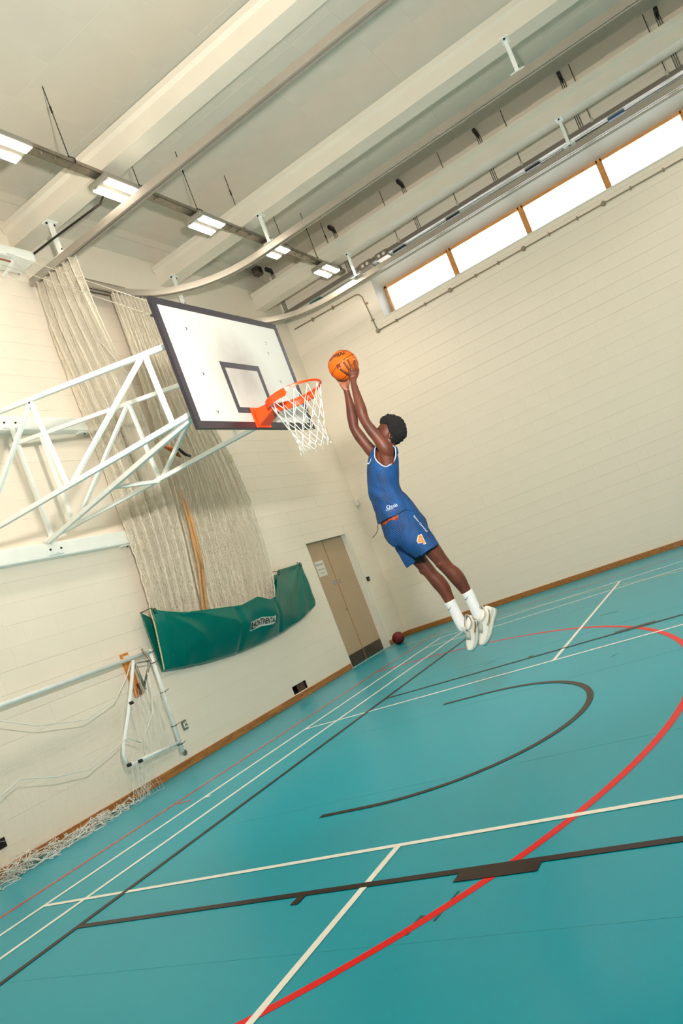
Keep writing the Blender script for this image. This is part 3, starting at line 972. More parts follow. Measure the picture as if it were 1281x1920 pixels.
# mounting plate, bracket and ring
RY_, RZ_ = YBB - 0.385, 3.03
hp('mounting_plate', MB().box(HX - 0.11, HX + 0.11, YBB - 0.014, YBB, 2.888, 3.065), ORNG, bv=0.003)
arm = hp('rim_bracket', MB().add([(HX - 0.085, YBB - 0.012, 3.045), (HX + 0.085, YBB - 0.012, 3.045), (HX + 0.085, YBB - 0.012, 2.90), (HX - 0.085, YBB - 0.012, 2.90),
                                  (HX - 0.08, YBB - 0.17, 3.035), (HX + 0.08, YBB - 0.17, 3.035), (HX + 0.08, YBB - 0.17, 2.965), (HX - 0.08, YBB - 0.17, 2.965)],
                                 [(0, 1, 5, 4), (1, 2, 6, 5), (2, 3, 7, 6), (3, 0, 4, 7), (4, 5, 6, 7), (3, 2, 1, 0)]), ORNG, bv=0.006)
for (x, z) in ((HX - 0.075, 3.03), (HX - 0.075, 2.925), (HX + 0.075, 2.925), (HX + 0.075, 3.03)):
    hp('bolt_head', MB().lathe([(0.008, -0.02), (0.010, -0.012)], (x, YBB, z), 'y', 10), GALV, arm)
RR = 0.230
rim = hp('rim', MB().tube([(HX + RR * math.cos(t), RY_ + RR * math.sin(t), RZ_) for t in np.linspace(0, 2 * math.pi, 64, endpoint=False)], 0.0095, 10, closed=True), ORNG, sm=True)
# stiffening collar under the ring: deep at the bracket, tapering to shoulders
mb = MB()
ts = np.linspace(-135, 135, 61)
vs = []
for t in ts:
    a = math.radians(90 + t)
    at = abs(t)
    dep = 0.058 if at < 100 else (0.058 - 0.044 * min(1, (at - 100) / 8.0))
    ro = RR + 0.022 if at < 104 else RR + 0.012
    for (r_, dz) in ((RR + 0.004, 0.004), (ro, 0.002), (ro - 0.004, -dep), (RR + 0.004, -dep + 0.004)):
        vs.append((HX + r_ * math.cos(a), RY_ + r_ * math.sin(a), RZ_ + dz))
fs = []
n = len(ts)
for i in range(n - 1):
    for k in range(4):
        fs.append((i * 4 + k, i * 4 + (k + 1) % 4, (i + 1) * 4 + (k + 1) % 4, (i + 1) * 4 + k))
fs += [(0, 1, 2, 3), ((n - 1) * 4 + 3, (n - 1) * 4 + 2, (n - 1) * 4 + 1, (n - 1) * 4)]
hp('rim_collar', mb.add(vs, fs), ORNG, auto=True)
# hooks and net
NETW = mat('white_net_cord', rgb(232, 230, 222), 0.7)
NH = 12
def ringpt(k, r_, z, twist=0.0):
    a = 2 * math.pi * (k + twist) / NH
    return Vector((HX + r_ * math.cos(a), RY_ + r_ * math.sin(a), z))
levels = [(0.222, 3.015), (0.190, 2.90), (0.165, 2.81), (0.145, 2.735), (0.128, 2.665), (0.122, 2.60), (0.126, 2.555)]
mb = MB()
jit = [[(random.uniform(-0.008, 0.008), random.uniform(-0.006, 0.006)) for _ in range(NH)] for _ in levels]
def node(l, k):
    r_, z = levels[l]
    j = jit[l][k % NH] if l > 0 else (0, 0)
    return ringpt(k, r_ + j[0], z + j[1], 0.5 * (l % 2))
for l in range(len(levels) - 1):
    for k in range(NH):
        a = node(l, k)
        for kk in ((k, k - 1) if l % 2 == 0 else (k, k + 1)):
            b = node(l + 1, kk)
            m_ = (a + b) / 2 + Vector((0, 0, -0.008))
            mb.tube([a, m_, b], 0.0034 if l < 3 else 0.003, 5)
for k in range(NH):
    a = node(len(levels) - 1, k)
    mb.tube([a, a + Vector((random.uniform(-0.02, 0.02), random.uniform(-0.02, 0.02), -0.03))], 0.0025, 4)
net = hp('net', mb, NETW, sm=True)
for k in range(NH):
    p = ringpt(k, RR - 0.004, RZ_ - 0.012)
    hp('net_hook', MB().tube([p + Vector((0, 0, 0.006)), p + Vector((0, 0, -0.012)), ringpt(k, RR - 0.014, RZ_ - 0.012)], 0.003, 5), ORNG, rim)
# wall frame of square tube, two trusses
XA, XB = 1.2, 2.56
def tz(y):
    return 3.95 - 0.178 * (-0.05 - y) if y < -0.05 else 3.95 + 0.178 * (y + 0.05)
def sq(p, q, w=0.042, name='frame_tube'):
    return hp(name, MB().bar(p, q, w, w), WHITE, bv=0.003)
for X_ in (XA, XB):
    off = 0.035 if X_ == XB else 0.0
    sq((X_, 1.45, tz(1.45) + off), (X_, YBB + 0.05, tz(YBB + 0.05) + off), name='top_chord')
    sq((X_, 1.45, 3.05 + off), (X_, YBB + 0.05, 3.05 + off), name='bottom_chord')
    sq((X_, YBB + 0.05, 2.93), (X_, YBB + 0.05, 3.9), name='board_upright')
for (y0, z0, y1, z1) in ((-0.43, None, -0.50, 3.05), (-1.72, None, -0.55, 3.05), (-1.74, None, -1.76, 3.05), (-0.45, None, 0.74, 3.05), (0.85, None, 0.80, 3.05)):
    sq((XA, y0, tz(y0)), (XA, y1, z1), 0.036, 'lattice_tube')
for (y0, y1) in ((-0.34, 0.92), (-0.35, -0.38), (0.95, 0.95), (-1.4, -0.42), (-1.4, -1.42)):
    sq((XB, y0, tz(y0) + 0.035), (XB, y1, 3.085), 0.036, 'lattice_tube')
sq((XB, 1.40, 3.06), (XA + 0.02, YBB + 0.12, 3.03), 0.045, 'cross_brace')
sq((XB, -0.36, 3.07), (1.86, -0.36, 3.05), 0.036, 'cross_strut')
sq((XA, YBB + 0.07, 3.0), (XB + 0.2, YBB + 0.07, 3.0), 0.04, 'board_rail')
sq((XA, YBB + 0.07, 3.8), (XB + 0.2, YBB + 0.07, 3.8), 0.04, 'board_rail')
# hinge posts on the wall rails
for X_ in (2.64, 1.05):
    sq((X_, 1.42, 2.92), (X_, 1.42, 4.56), 0.045, 'hinge_post')
    for z in (2.97, 4.52):
        hp('hinge_plate', MB().box(X_ - 0.11, X_ + 0.11, 1.425, 1.447, z - 0.06, z + 0.05), WHITE, bv=0.003)
        for s in (-0.08, 0.08):
            hp('bolt_head', MB().lathe([(0.011, -0.012), (0.013, 0)], (X_ + s, 1.425, z), 'y', 10), DARKM)
# steel stay cables with a turnbuckle
for (p, q) in (((1.15, YBB + 0.08, 3.86), (4.05, 1.55, 7.3)), ((1.16, YBB + 0.08, 3.77), (3.45, 1.55, 6.70))):
    pass
STEELC = mat('steel_cable', rgb(196, 188, 168), 0.4, metal=0.3)
for (q, p, lb) in (((1.27, YBB + 0.1, 3.84), (3.40, 1.40, 6.63), 'lower'), ((1.27, YBB + 0.1, 3.96), (3.47, 1.40, 6.83), 'upper')):
    hp('stay_cable', MB().tube([q, p, tuple(Vector(p) + (Vector(p) - Vector(q)) * 0.04)], 0.0035, 6), STEELC)
q, p = Vector((1.27, YBB + 0.1, 3.84)), Vector((3.40, 1.40, 6.63))
for t0, t1, r_, m in ((0.045, 0.065, 0.009, PAPER), (0.03, 0.045, 0.012, DARKM), (0.012, 0.028, 0.013, GALV)):
    hp('turnbuckle', MB().tube([q.lerp(p, t0), q.lerp(p, t1)], r_, 8), m)

# wall rails the hoop frame bolts to
def wall_rail(z, x1, label):
    r = empty('wall_rail', label, 'rail', (1.5, YW, z), 'white rails carrying the hoop frame')
    b = MB().box(-7.0, x1 - 1.5, -0.13, 0.0, -0.088, 0.088).build('beam', WHITE, r); bevel(b, 0.012, 2)
    MB().box(x1 - 1.5 - 0.30, x1 - 1.5 - 0.02, -0.10, -0.02, -0.105, -0.088).build('end_cleat', WHITE, r)
    for s in (-0.2, -0.1):
        MB().lathe([(0.010, -0.118), (0.010, -0.105)], (x1 - 1.5 + s, -0.07, 0), 'z', 8).build('bolt', DARKM, r)
    return r
wall_rail(2.975, 4.07, 'lower white wall rail behind the hoop frame')
wall_rail(4.53, 4.05, 'upper white wall rail behind the hoop frame')
# ================================================================== HANGING NETS (cricket nets, bunched)
def strands_mesh(name, segs, radius, m, parent=None, sides=3):
    """segs: (N,2,3) float array -> one mesh of thin prisms"""
    segs = np.asarray(segs, dtype=np.float64)
    n = len(segs)
    a, b = segs[:, 0], segs[:, 1]
    d = b - a
    L = np.linalg.norm(d, axis=1, keepdims=True)
    d = d / np.maximum(L, 1e-9)
    ref = np.where(np.abs(d[:, 2:3]) < 0.9, np.array([[0, 0, 1.0]]), np.array([[1.0, 0, 0]]))
    u = np.cross(d, ref)
    u /= np.linalg.norm(u, axis=1, keepdims=True)
    w = np.cross(d, u)
    verts = np.zeros((n, 2 * sides, 3))
    for k in range(sides):
        ang = 2 * math.pi * k / sides
        off = (u * math.cos(ang) + w * math.sin(ang)) * radius
        verts[:, k] = a + off
        verts[:, sides + k] = b + off
    base = (np.arange(n) * 2 * sides)[:, None]
    faces = []
    for k in range(sides):
        k2 = (k + 1) % sides
        faces.append(np.concatenate([base + k, base + k2, base + sides + k2, base + sides + k], axis=1))
    faces = np.stack(faces, axis=1).reshape(-1, 4)
    me = bpy.data.meshes.new(name)
    me.vertices.add(n * 2 * sides)
    me.vertices.foreach_set('co', verts.reshape(-1))
    nf = len(faces)
    me.loops.add(nf * 4)
    me.loops.foreach_set('vertex_index', faces.reshape(-1).astype(np.int32))
    me.polygons.add(nf)
    me.polygons.foreach_set('loop_start', (np.arange(nf) * 4).astype(np.int32))
    me.polygons.foreach_set('loop_total', np.full(nf, 4, dtype=np.int32))
    me.polygons.foreach_set('use_smooth', np.ones(nf, dtype=bool))
    me.update(calc_edges=True)
    me.materials.append(m)
    o = link(name, me, parent)
    return o
NETC = mat('cream_net_cord', rgb(238, 228, 208), 0.8, var=0.06, vscale=4)
NETC2 = mat('tan_net_cord', rgb(206, 184, 156), 0.8, var=0.06, vscale=4)
def catmull(P, t):
    """P: (K,...) control values, t: array in 0..1"""
    K = len(P)
    x = np.clip(t, 0, 1) * (K - 1)
    i = np.minimum(np.floor(x).astype(int), K - 2)
    f = (x - i)[:, None]
    p0, p1, p2, p3 = P[np.maximum(i - 1, 0)], P[i], P[i + 1], P[np.minimum(i + 2, K - 1)]
    return 0.5 * ((2 * p1) + (-p0 + p2) * f + (2 * p0 - 5 * p1 + 4 * p2 - p3) * f ** 2 + (-p0 + 3 * p1 - 3 * p2 + p3) * f ** 3)
def bunched_net(sections, nstr, nrow, folds, amp, seed, wob=0.012):
    """sections: list over height (top to bottom) of [left point, right point, fold direction]; returns diamond segments"""
    r_ = np.random.default_rng(seed)
    S = np.array([[list(a), list(b), list(c)] for a, b, c in sections], dtype=float)
    t = np.linspace(0, 1, nrow)
    A = catmull(S[:, 0], t)
    B = catmull(S[:, 1], t)
    D = catmull(S[:, 2], t)
    s = np.linspace(0, 1, nstr)
    # uneven bunching of the strands
    warp = s + 0.35 / folds / 2 / math.pi * np.sin(2 * math.pi * folds * s + r_.uniform(0, 6))
    P = A[:, None, :] * (1 - warp)[None, :, None] + B[:, None, :] * warp[None, :, None]
    ph = r_.uniform(0, 6, 4)
    fold = np.sin(2 * math.pi * folds * s + ph[0])[None, :] * (0.75 + 0.25 * np.sin(3.1 * t * 2 + ph[1]))[:, None]
    fold = fold + 0.35 * np.sin(2 * math.pi * folds * 2.37 * s + ph[2])[None, :] * np.sin(4.0 * t + ph[3])[:, None]
    P = P + D[:, None, :] * (amp * fold * (1 - 0.55 * np.clip((t - 0.55) / 0.3, 0, 1))[:, None])[:, :, None]
    P = P + r_.normal(0, wob * 0.35, P.shape) + (r_.normal(0, wob, nstr))[None, :, None] * np.array([1.0, 0.6, 0.0])
    segs = []
    for i in range(nrow - 1):
        o = i % 2
        a = P[i]
        b = P[i + 1]
        # neighbours meet at alternating knots: diamond mesh pulled long
        k = np.arange(o, nstr - 1, 2)
        ka = 0.5 * (a[k] + a[k + 1])
        kb_l = 0.5 * (b[np.maximum(k - 1, 0)] + b[k])
        kb_r = 0.5 * (b[k + 1] + b[np.minimum(k + 2, nstr - 1)])
        segs.append(np.stack([ka, kb_l], 1))
        segs.append(np.stack([ka, kb_r], 1))
    return np.concatenate(segs), P
# net hanging from the end of the near track, twisted into the sling below
sec1 = [((3.94, 1.47, 6.50), (3.95, 0.74, 6.50), (1, 0, 0)),
        ((3.83, 1.44, 5.75), (4.12, 0.84, 5.85), (0.8, 0.5, 0)),
        ((3.83, 1.40, 4.80), (4.38, 0.95, 4.95), (0.6, 0.8, 0)),
        ((3.84, 1.38, 3.75), (4.58, 1.06, 3.85), (0.5, 0.9, 0)),
        ((3.80, 1.36, 2.75), (4.58, 1.14, 2.80), (0.4, 0.9, 0)),
        ((3.76, 1.40, 1.90), (4.50, 1.29, 1.72), (0.3, 0.9, 0)),
        ((3.80, 1.41, 1.36), (4.45, 1.33, 1.30), (0.3, 0.9, 0))]
seg1, P1 = bunched_net(sec1, 520, 132, 6.0, 0.085, 3)
net1 = empty('divider_net', 'left bunched cream divider net hanging from the near track', 'net')
strands_mesh('netting', seg1, 0.0022, NETC, net1)['kind'] = 'stuff'
sec2 = [((5.15, 1.30, 6.50), (6.15, 1.30, 6.50), (0, 1, 0)),
        ((5.18, 1.34, 5.70), (6.25, 1.34, 5.70), (0, 1, 0)),
        ((5.12, 1.36, 4.80), (6.42, 1.36, 4.75), (0, 1, 0)),
        ((5.00, 1.34, 3.85), (6.62, 1.34, 3.85), (0, 1, 0)),
        ((4.80, 1.32, 2.90), (6.66, 1.34, 2.90), (0, 1, 0)),
        ((4.62, 1.32, 1.95), (6.62, 1.38, 2.05), (0, 1, 0)),
        ((4.62, 1.32, 1.30), (6.35, 1.40, 1.42), (0, 1, 0))]
seg2, P2 = bunched_net(sec2, 700, 126, 11.0, 0.055, 5)
net2 = empty('divider_net', 'right bunched cream divider net behind the backboard', 'net')
strands_mesh('netting', seg2, 0.0022, NETC, net2)['kind'] = 'stuff'
# header cords with hooks, edge ropes and loose ties are parts of the nets
def part_of(o, root):
    o.parent = root
    return o
def edge(P, k, r_, root, m=NETC, name='edge_rope'):
    pts = [Vector(p) for p in P[:, k]]
    return part_of(MB().tube(pts, r_, 5).build(name, m, smooth=True), root)
edge(P1, 0, 0.007, net1)
edge(P1, -1, 0.007, net1)
edge(P2, 0, 0.006, net2)
edge(P2, -1, 0.009, net2)
edge(P2, -20, 0.007, net2, NETW)
edge(P2, 120, 0.006, net2, NETW)
for P, root, n in ((P1, net1, 16), (P2, net2, 14)):
    for i in np.linspace(0, P.shape[1] - 1, n).astype(int):
        p = Vector(P[0, i])
        q = Vector((3.94, p.y, 6.515)) if root is net1 else Vector((p.x, 1.32, 6.515))
        part_of(MB().tube([p, (p + q) / 2 + Vector((0, 0, 0.004)), q], 0.004, 5).build('runner_hook', GALV), root)
part_of(MB().tube([(3.97, 1.40, 6.49), (4.05, 1.1, 5.9), (4.15, 0.75, 4.9), (4.25, 0.85, 4.1)], 0.004, 5).build('pull_cord', NETW, smooth=True), net1)
# tan foam tubes standing between the nets
TAN = mat('tan_foam', rgb(196, 148, 96), 0.7, var=0.12, vscale=5)
for k, (pts, r_) in enumerate(((((4.86, 1.18, 3.42), (4.76, 1.14, 2.95), (4.60, 1.12, 2.35), (4.47, 1.20, 1.80), (4.45, 1.24, 1.50)), 0.018),
                               (((4.93, 1.20, 3.30), (4.86, 1.16, 2.95), (4.72, 1.14, 2.4), (4.57, 1.21, 1.80), (4.54, 1.25, 1.50)), 0.023),
                               (((4.84, 1.16, 3.05), (4.72, 1.12, 2.85), (4.70, 1.12, 2.62), (4.66, 1.11, 2.3)), 0.015))):
    o = tag(MB().tube(pts, [r_ * 0.55] + [r_] * (len(pts) - 2) + [r_ * 0.9], 8).build('foam_strip', TAN, smooth=True), ('slimmer tan strip hanging between the two nets', 'thicker tan strip hanging between the two nets', 'short folded tan strip at the top of the bundle')[k], 'strip', 'tan strips between the nets')
STR = mat('orange_strap', rgb(186, 104, 40), 0.6, var=0.2, vscale=15)
st = tag(MB().tube([(4.92, 1.27, 4.16), (5.04, 1.2, 4.05), (5.12, 1.18, 3.96), (5.24, 1.24, 3.94)], [0.02, 0.034, 0.03, 0.012], 7).build('strap_bundle', STR, smooth=True), 'orange and dark strap tied between the nets behind the frame', 'strap')
MB().tube([(5.06, 1.1, 4.02), (5.18, 1.1, 3.92), (5.3, 1.12, 3.9)], 0.022, 7).build('buckle_band', BLACK, st, smooth=True)
YEL = mat('yellow_cleat', rgb(206, 200, 110), 0.5)
for (x, z, lb) in ((6.60, 4.22, 'pale yellow hook on the end wall behind the net'), (6.93, 3.98, 'pale yellow hook on the end wall at the net edge')):
    h = empty('wall_hook', lb, 'hook', (x, YW, z), 'pale yellow net hooks')
    b = MB().box(-0.06, 0.06, -0.02, 0, -0.045, 0.045).build('plate', YEL, h); bevel(b, 0.01, 2)
    MB().tube([(0, -0.02, 0.02), (0, -0.06, 0.02), (0, -0.075, 0.05)], 0.01, 7).build('peg', YEL, h, smooth=True)
    MB().lathe([(0.012, -0.024), (0.012, -0.02)], (0.035, 0, -0.025), 'y', 10).build('screw', DARKM, h)

# ================================================================== GREEN SLING
GREEN = bpy.data.materials.new('green_tarpaulin')
GREEN.use_nodes = True
g_ = GREEN.node_tree.nodes['Principled BSDF']
g_.inputs['Base Color'].default_value = rgb(0, 108, 96)
g_.inputs['Roughness'].default_value = 0.28
g_.inputs['Specular IOR Level'].default_value = 0.28
MATS['green_tarpaulin'] = GREEN
def smoothstep(a, b, x):
    t = min(1, max(0, (x - a) / (b - a)))
    return t * t * (3 - 2 * t)
def lerp_tab(tab, x):
    if x <= tab[0][0]:
        return tab[0][1]
    for (a, va), (b, vb) in zip(tab, tab[1:]):
        if x <= b:
            t = (x - a) / (b - a)
            return va + (vb - va) * t
    return tab[-1][1]
top_tab = [(3.66, 2.00), (3.80, 1.90), (4.1, 1.80), (4.6, 1.73), (5.2, 1.66), (5.62, 1.70), (5.9, 1.60), (6.2, 1.62), (6.42, 1.78), (6.58, 1.92), (6.7, 2.0), (7.76, 2.02)]
bot_tab = [(3.66, 1.235), (4.0, 1.18), (4.5, 1.115), (5.2, 1.065), (5.8, 1.06), (6.4, 1.085), (7.0, 1.145), (7.5, 1.23), (7.72, 1.28), (7.76, 1.36)]
frt_tab = [(3.66, 1.34), (3.8, 1.24), (4.1, 1.14), (4.5, 1.10), (5.2, 1.08), (6.0, 1.12), (6.6, 1.28), (7.2, 1.42), (7.76, 1.52)]
def sling_front(x, v):
    """v 0 = bottom, 1 = top"""
    zt, zb = lerp_tab(top_tab, x), lerp_tab(bot_tab, x)
    z = zb + (zt - zb) * v
    y = lerp_tab(frt_tab, x)
    y = y + max(0.0, 1.44 - y) * (1 - v) ** 1.6
    y -= 0.045 * math.sin(math.pi * min(1, v * 1.1)) * smoothstep(3.6, 4.2, x)
    # drag folds fanning out of the two upper corners and sagging belly folds
    d1x, d1z = x - 3.70, 1.98 - z
    ang = math.atan2(d1z, max(d1x, 1e-3))
    rr = math.hypot(d1x, d1z)
    y += 0.030 * abs(math.sin(ang * 8.5)) * smoothstep(0.05, 0.5, rr) * (1 - smoothstep(1.2, 2.6, rr))
    d2x, d2z = 7.72 - x, 2.02 - z
    ang2 = math.atan2(d2z, max(d2x, 1e-3))
    r2 = math.hypot(d2x, d2z)
    y += 0.036 * abs(math.sin(ang2 * 6 + 0.4)) * smoothstep(0.03, 0.3, r2) * (1 - smoothstep(0.7, 1.5, r2))
    y += 0.008 * math.sin(6.0 * x + 5.0 * z) * smoothstep(4.2, 5.0, x) * (1 - smoothstep(6.3, 6.9, x))
    y += 0.03 * math.exp(-((x - 5.12 - (z - 1.4) * -0.25) / 0.05) ** 2) + 0.03 * math.exp(-((x - 6.22 + (z - 1.3) * 0.5) / 0.05) ** 2)
    y += 0.010 * mnoise.noise(Vector((x * 3, z * 5, 0)))
    return Vector((x, y, z))
NU, NV = 150, 34
vs, fs = [], []
for j in range(NV + 1):
    for i in range(NU + 1):
        x = 3.66 + 4.10 * i / NU
        vs.append(sling_front(x, j / NV))
for j in range(NV):
    for i in range(NU):
        a = j * (NU + 1) + i
        fs.append((a, a + 1, a + NU + 2, a + NU + 1))
# roll under and up the back
back = []
nb = 10
for j in range(1, nb + 1):
    t = j / nb
    for i in range(NU + 1):
        x = 3.66 + 4.10 * i / NU
        p0 = sling_front(x, 0)
        yb = 1.50
        zt = lerp_tab([(3.66, 2.0), (3.80, 1.9), (4.0, 1.5), (6.4, 1.5), (6.6, 1.95), (7.76, 2.0)], x)
        if t < 0.4:
            a = t / 0.4 * math.pi / 2
            y = p0.y + (yb - p0.y) * math.sin(a)
            z = p0.z - 0.006 * math.sin(2 * a)
        else:
            y = yb
            z = p0.z + (zt - p0.z) * (t - 0.4) / 0.6
        vs.append((x, y + 0.006 * math.sin(9 * x + 4 * z), z))
base = (NV + 1) * (NU + 1)
for i in range(NU):
    fs.append((i, base + i, base + i + 1, i + 1))
for j in range(nb - 1):
    for i in range(NU):
        a = base + j * (NU + 1) + i
        fs.append((a, a + NU + 1, a + NU + 2, a + 1))
sling = empty('net_sling', 'green tarpaulin sling holding up the net ends on the wall', 'sling', (5.7, 1.5, 1.2))
def sl(name, mb, m, sm=False):
    o = mb.build(name, m, smooth=sm)
    o.parent = sling
    o.matrix_parent_inverse = Matrix.Translation(-Vector(sling.location))
    return o
sh = sl('tarpaulin', MB().add(vs, fs), GREEN, True)
sd = sh.modifiers.new('thickness', 'SOLIDIFY')
sd.thickness = 0.004
sd.offset = 0
# rope hem, knots, eyelets
sl('hem_rope', MB().tube([sling_front(3.662, v) + Vector((-0.004, -0.006, 0)) for v in np.linspace(0, 1, 14)], 0.010, 6), mat('hem_rope', rgb(212, 196, 150), 0.8, var=0.3, vscale=60))
sl('hem_rope', MB().tube([sling_front(3.66 + 4.1 * i / 80, 1.0) + Vector((0, 0, 0.003)) for i in range(81)], 0.006, 5), mat('green_hem', rgb(40, 130, 96), 0.7))
for (x, v) in ((3.70, 0.98), (6.66, 0.98), (7.73, 0.985)):
    p = sling_front(x, v)
    sl('eyelet', MB().tube([p + Vector((0.03 * math.cos(t), -0.012, 0.03 * math.sin(t))) for t in np.linspace(0, 2 * math.pi, 14, endpoint=False)], 0.006, 5, closed=True), DARKM)
    sl('tie', MB().tube([p + Vector((0, -0.01, 0.01)), p + Vector((0.02, 0.05, 0.05)), Vector((p.x + 0.03, YW - 0.005, p.z + 0.05))], 0.006, 5), mat('tie_cord', rgb(70, 54, 40), 0.8))
# printed maker's patch, flat print laid on the cloth
def patch(x0, x1, v0, v1, m, lift, name, nx=48, nz=8):
    vv, ff = [], []
    for j in range(nz + 1):
        for i in range(nx + 1):
            p = sling_front(x0 + (x1 - x0) * i / nx, v0 + (v1 - v0) * j / nz)
            vv.append((p.x, p.y - lift, p.z))
    for j in range(nz):
        for i in range(nx):
            a = j * (nx + 1) + i
            ff.append((a, a + 1, a + nx + 2, a + nx + 1))
    return sl(name, MB().add(vv, ff), m)
LX0, LX1, LV0, LV1 = 5.31, 5.97, 0.355, 0.545
patch(LX0, LX1, LV0, LV1, PAPER, 0.004, 'maker_patch')
patch(LX0 + 0.008, LX0 + 0.135, LV0 + 0.02, LV1 - 0.02, BLACK, 0.0085, 'patch_block')
def drape_text(txt, size, x, v, m, lift, sx):
    me = text_mesh(txt, size, 0.0, bold=0.0035)
    bm = bmesh.new(); bm.from_mesh(me)
    bmesh.ops.triangulate(bm, faces=bm.faces)
    bm.to_mesh(me); bm.free()
    for vert in me.vertices:
        zt, zb = lerp_tab(top_tab, x), lerp_tab(bot_tab, x)
        px = x + vert.co.x * sx
        pv = v + vert.co.y / (zt - zb)
        p = sling_front(px, pv)
        vert.co = (p.x, p.y - lift, p.z)
    me.materials.append(m)
    o = link('lettering', me, sling)
    o.matrix_parent_inverse = Matrix.Translation(-Vector(sling.location))
    return o
drape_text('C', 0.098, LX0 + 0.072, 0.5 * (LV0 + LV1), PAPER, 0.0125, 0.95)
drape_text('ONTINENTAL', 0.11, LX0 + 0.396, 0.5 * (LV0 + LV1), INK, 0.0085, 0.74)

# ================================================================== FOLDING GOAL ON THE WALL
GW = mat('goal_white', rgb(240, 243, 240), 0.35, var=0.03)
goal = empty('folding_goal', 'white folding five-a-side goal frame hung on the end wall', 'goal', (3.45, 1.42, 0.25))
def gp(name, mb, m, sm=True):
    o = mb.build(name, m, smooth=sm)
    o.parent = goal
    o.matrix_parent_inverse = Matrix.Translation(-Vector(goal.location))
    return o
GY = 1.40
gp('crossbar', MB().tube([(-1.6, GY, 1.535), (3.46, GY, 1.505)], 0.026, 14), GW)
gp('post', MB().tube([(3.47, GY, 1.53), (3.40, GY, 0.24)], 0.025, 14), GW)
gp('side_tube', MB().tube([(3.10, GY - 0.05, 1.47), (2.93, GY - 0.06, 1.22), (2.70, GY - 0.07, 0.90), (2.50, GY - 0.07, 0.64), (2.45, GY - 0.07, 0.55), (2.455, GY - 0.07, 0.42)], 0.022, 12), GW)
gp('ground_tube', MB().tube([(3.39, GY - 0.02, 0.36), (2.46, GY - 0.07, 0.415)], 0.020, 12), GW)
for t in (0.03, 0.13, 0.42, 0.75, 0.93):
    p = Vector((3.47, GY, 1.53)).lerp(Vector((3.40, GY, 0.24)), t)
    gp('net_clip', MB().tube([p + Vector((0.034 * math.cos(a), 0.034 * math.sin(a), 0)) for a in np.linspace(0, 2 * math.pi, 14, endpoint=False)], 0.005, 5, closed=True), DARKM)
    gp('clip_tail', MB().tube([p + Vector((0.03, -0.02, 0)), p + Vector((0.075, -0.03, 0.012))], 0.004, 5), DARKM)
for p in ((2.455, GY - 0.09, 0.42), (2.80, GY - 0.09, 1.03), (2.62, GY - 0.10, 0.40)):
    gp('black_tape', MB().tube([Vector(p) + Vector((0, -0.002, -0.018)), Vector(p) + Vector((0, 0, 0.018))], 0.028, 8), BLACK)
gp('hook_bar', MB().tube([(3.32, GY - 0.03, 1.57), (3.36, GY - 0.06, 1.40), (3.30, GY - 0.02, 1.30), (3.22, GY + 0.03, 1.16)], 0.014, 8), GALV)
gp('hook_bar', MB().tube([(3.12, GY - 0.03, 1.44), (3.36, GY - 0.06, 1.40)], 0.010, 8), GALV)
gp('hook_bar', MB().tube([(3.14, GY - 0.02, 1.42), (3.22, GY + 0.04, 1.10)], 0.016, 8), GALV)
# goal net: thin cords draped below the crossbar and heaped on the floor
r_ = np.random.default_rng(11)
segs = []
nx, nz = 36, 14
G = np.zeros((nz, nx, 3))
for j in range(nz):
    for i in range(nx):
        s, t = i / (nx - 1), j / (nz - 1)
        x = -1.2 + 4.2 * s
        topz = 1.0 + 0.30 * (2 * s - 1) ** 2 + 0.1 * math.sin(5 * s)
        z = topz * (1 - t) + 0.03 * t
        y = GY - 0.05 - 0.16 * t ** 2 + 0.03 * math.sin(7 * s + 3 * t)
        xx = x - 0.35 * t * s + 0.04 * math.sin(9 * t + 5 * s)
        G[j, i] = (xx, y, z)
G += r_.normal(0, 0.012, G.shape)
G[:, :, 1] = np.minimum(G[:, :, 1], YW - 0.03)
for j in range(nz):
    for i in range(nx):
        if i + 1 < nx:
            segs.append((G[j, i], G[j, i + 1]))
        if j + 1 < nz:
            segs.append((G[j, i], G[j + 1, i]))
gn = strands_mesh('goal_net', segs, 0.0011, NETW, goal, 4)
gn.matrix_parent_inverse = Matrix.Translation(-Vector(goal.location))
gn['kind'] = 'stuff'
# side panel cords
segs = []
for k in range(60):
    a = Vector((r_.uniform(2.75, 3.42), GY - 0.06, r_.uniform(0.5, 1.45)))
    p = a
    for q in range(5):
        n_ = p + Vector((r_.uniform(-0.05, 0.03), r_.uniform(-0.02, 0.02), -r_.uniform(0.04, 0.16)))
        n_.z = max(n_.z, 0.30)
        segs.append((tuple(p), tuple(n_)))
        p = n_
for k in range(26):
    x = 2.46 + r_.normal(0, 0.05)
    p = Vector((x + 0.1, GY - 0.08, 0.44))
    for q in range(6):
        n_ = p + Vector((r_.uniform(-0.06, 0.05), r_.uniform(-0.02, 0.02), -0.07))
        n_.z = max(0.01, n_.z)
        segs.append((tuple(p), tuple(n_)))
        p = n_
g2 = strands_mesh('side_net', segs, 0.0019, NETW, goal, 4)
g2.matrix_parent_inverse = Matrix.Translation(-Vector(goal.location))
g2['kind'] = 'stuff'
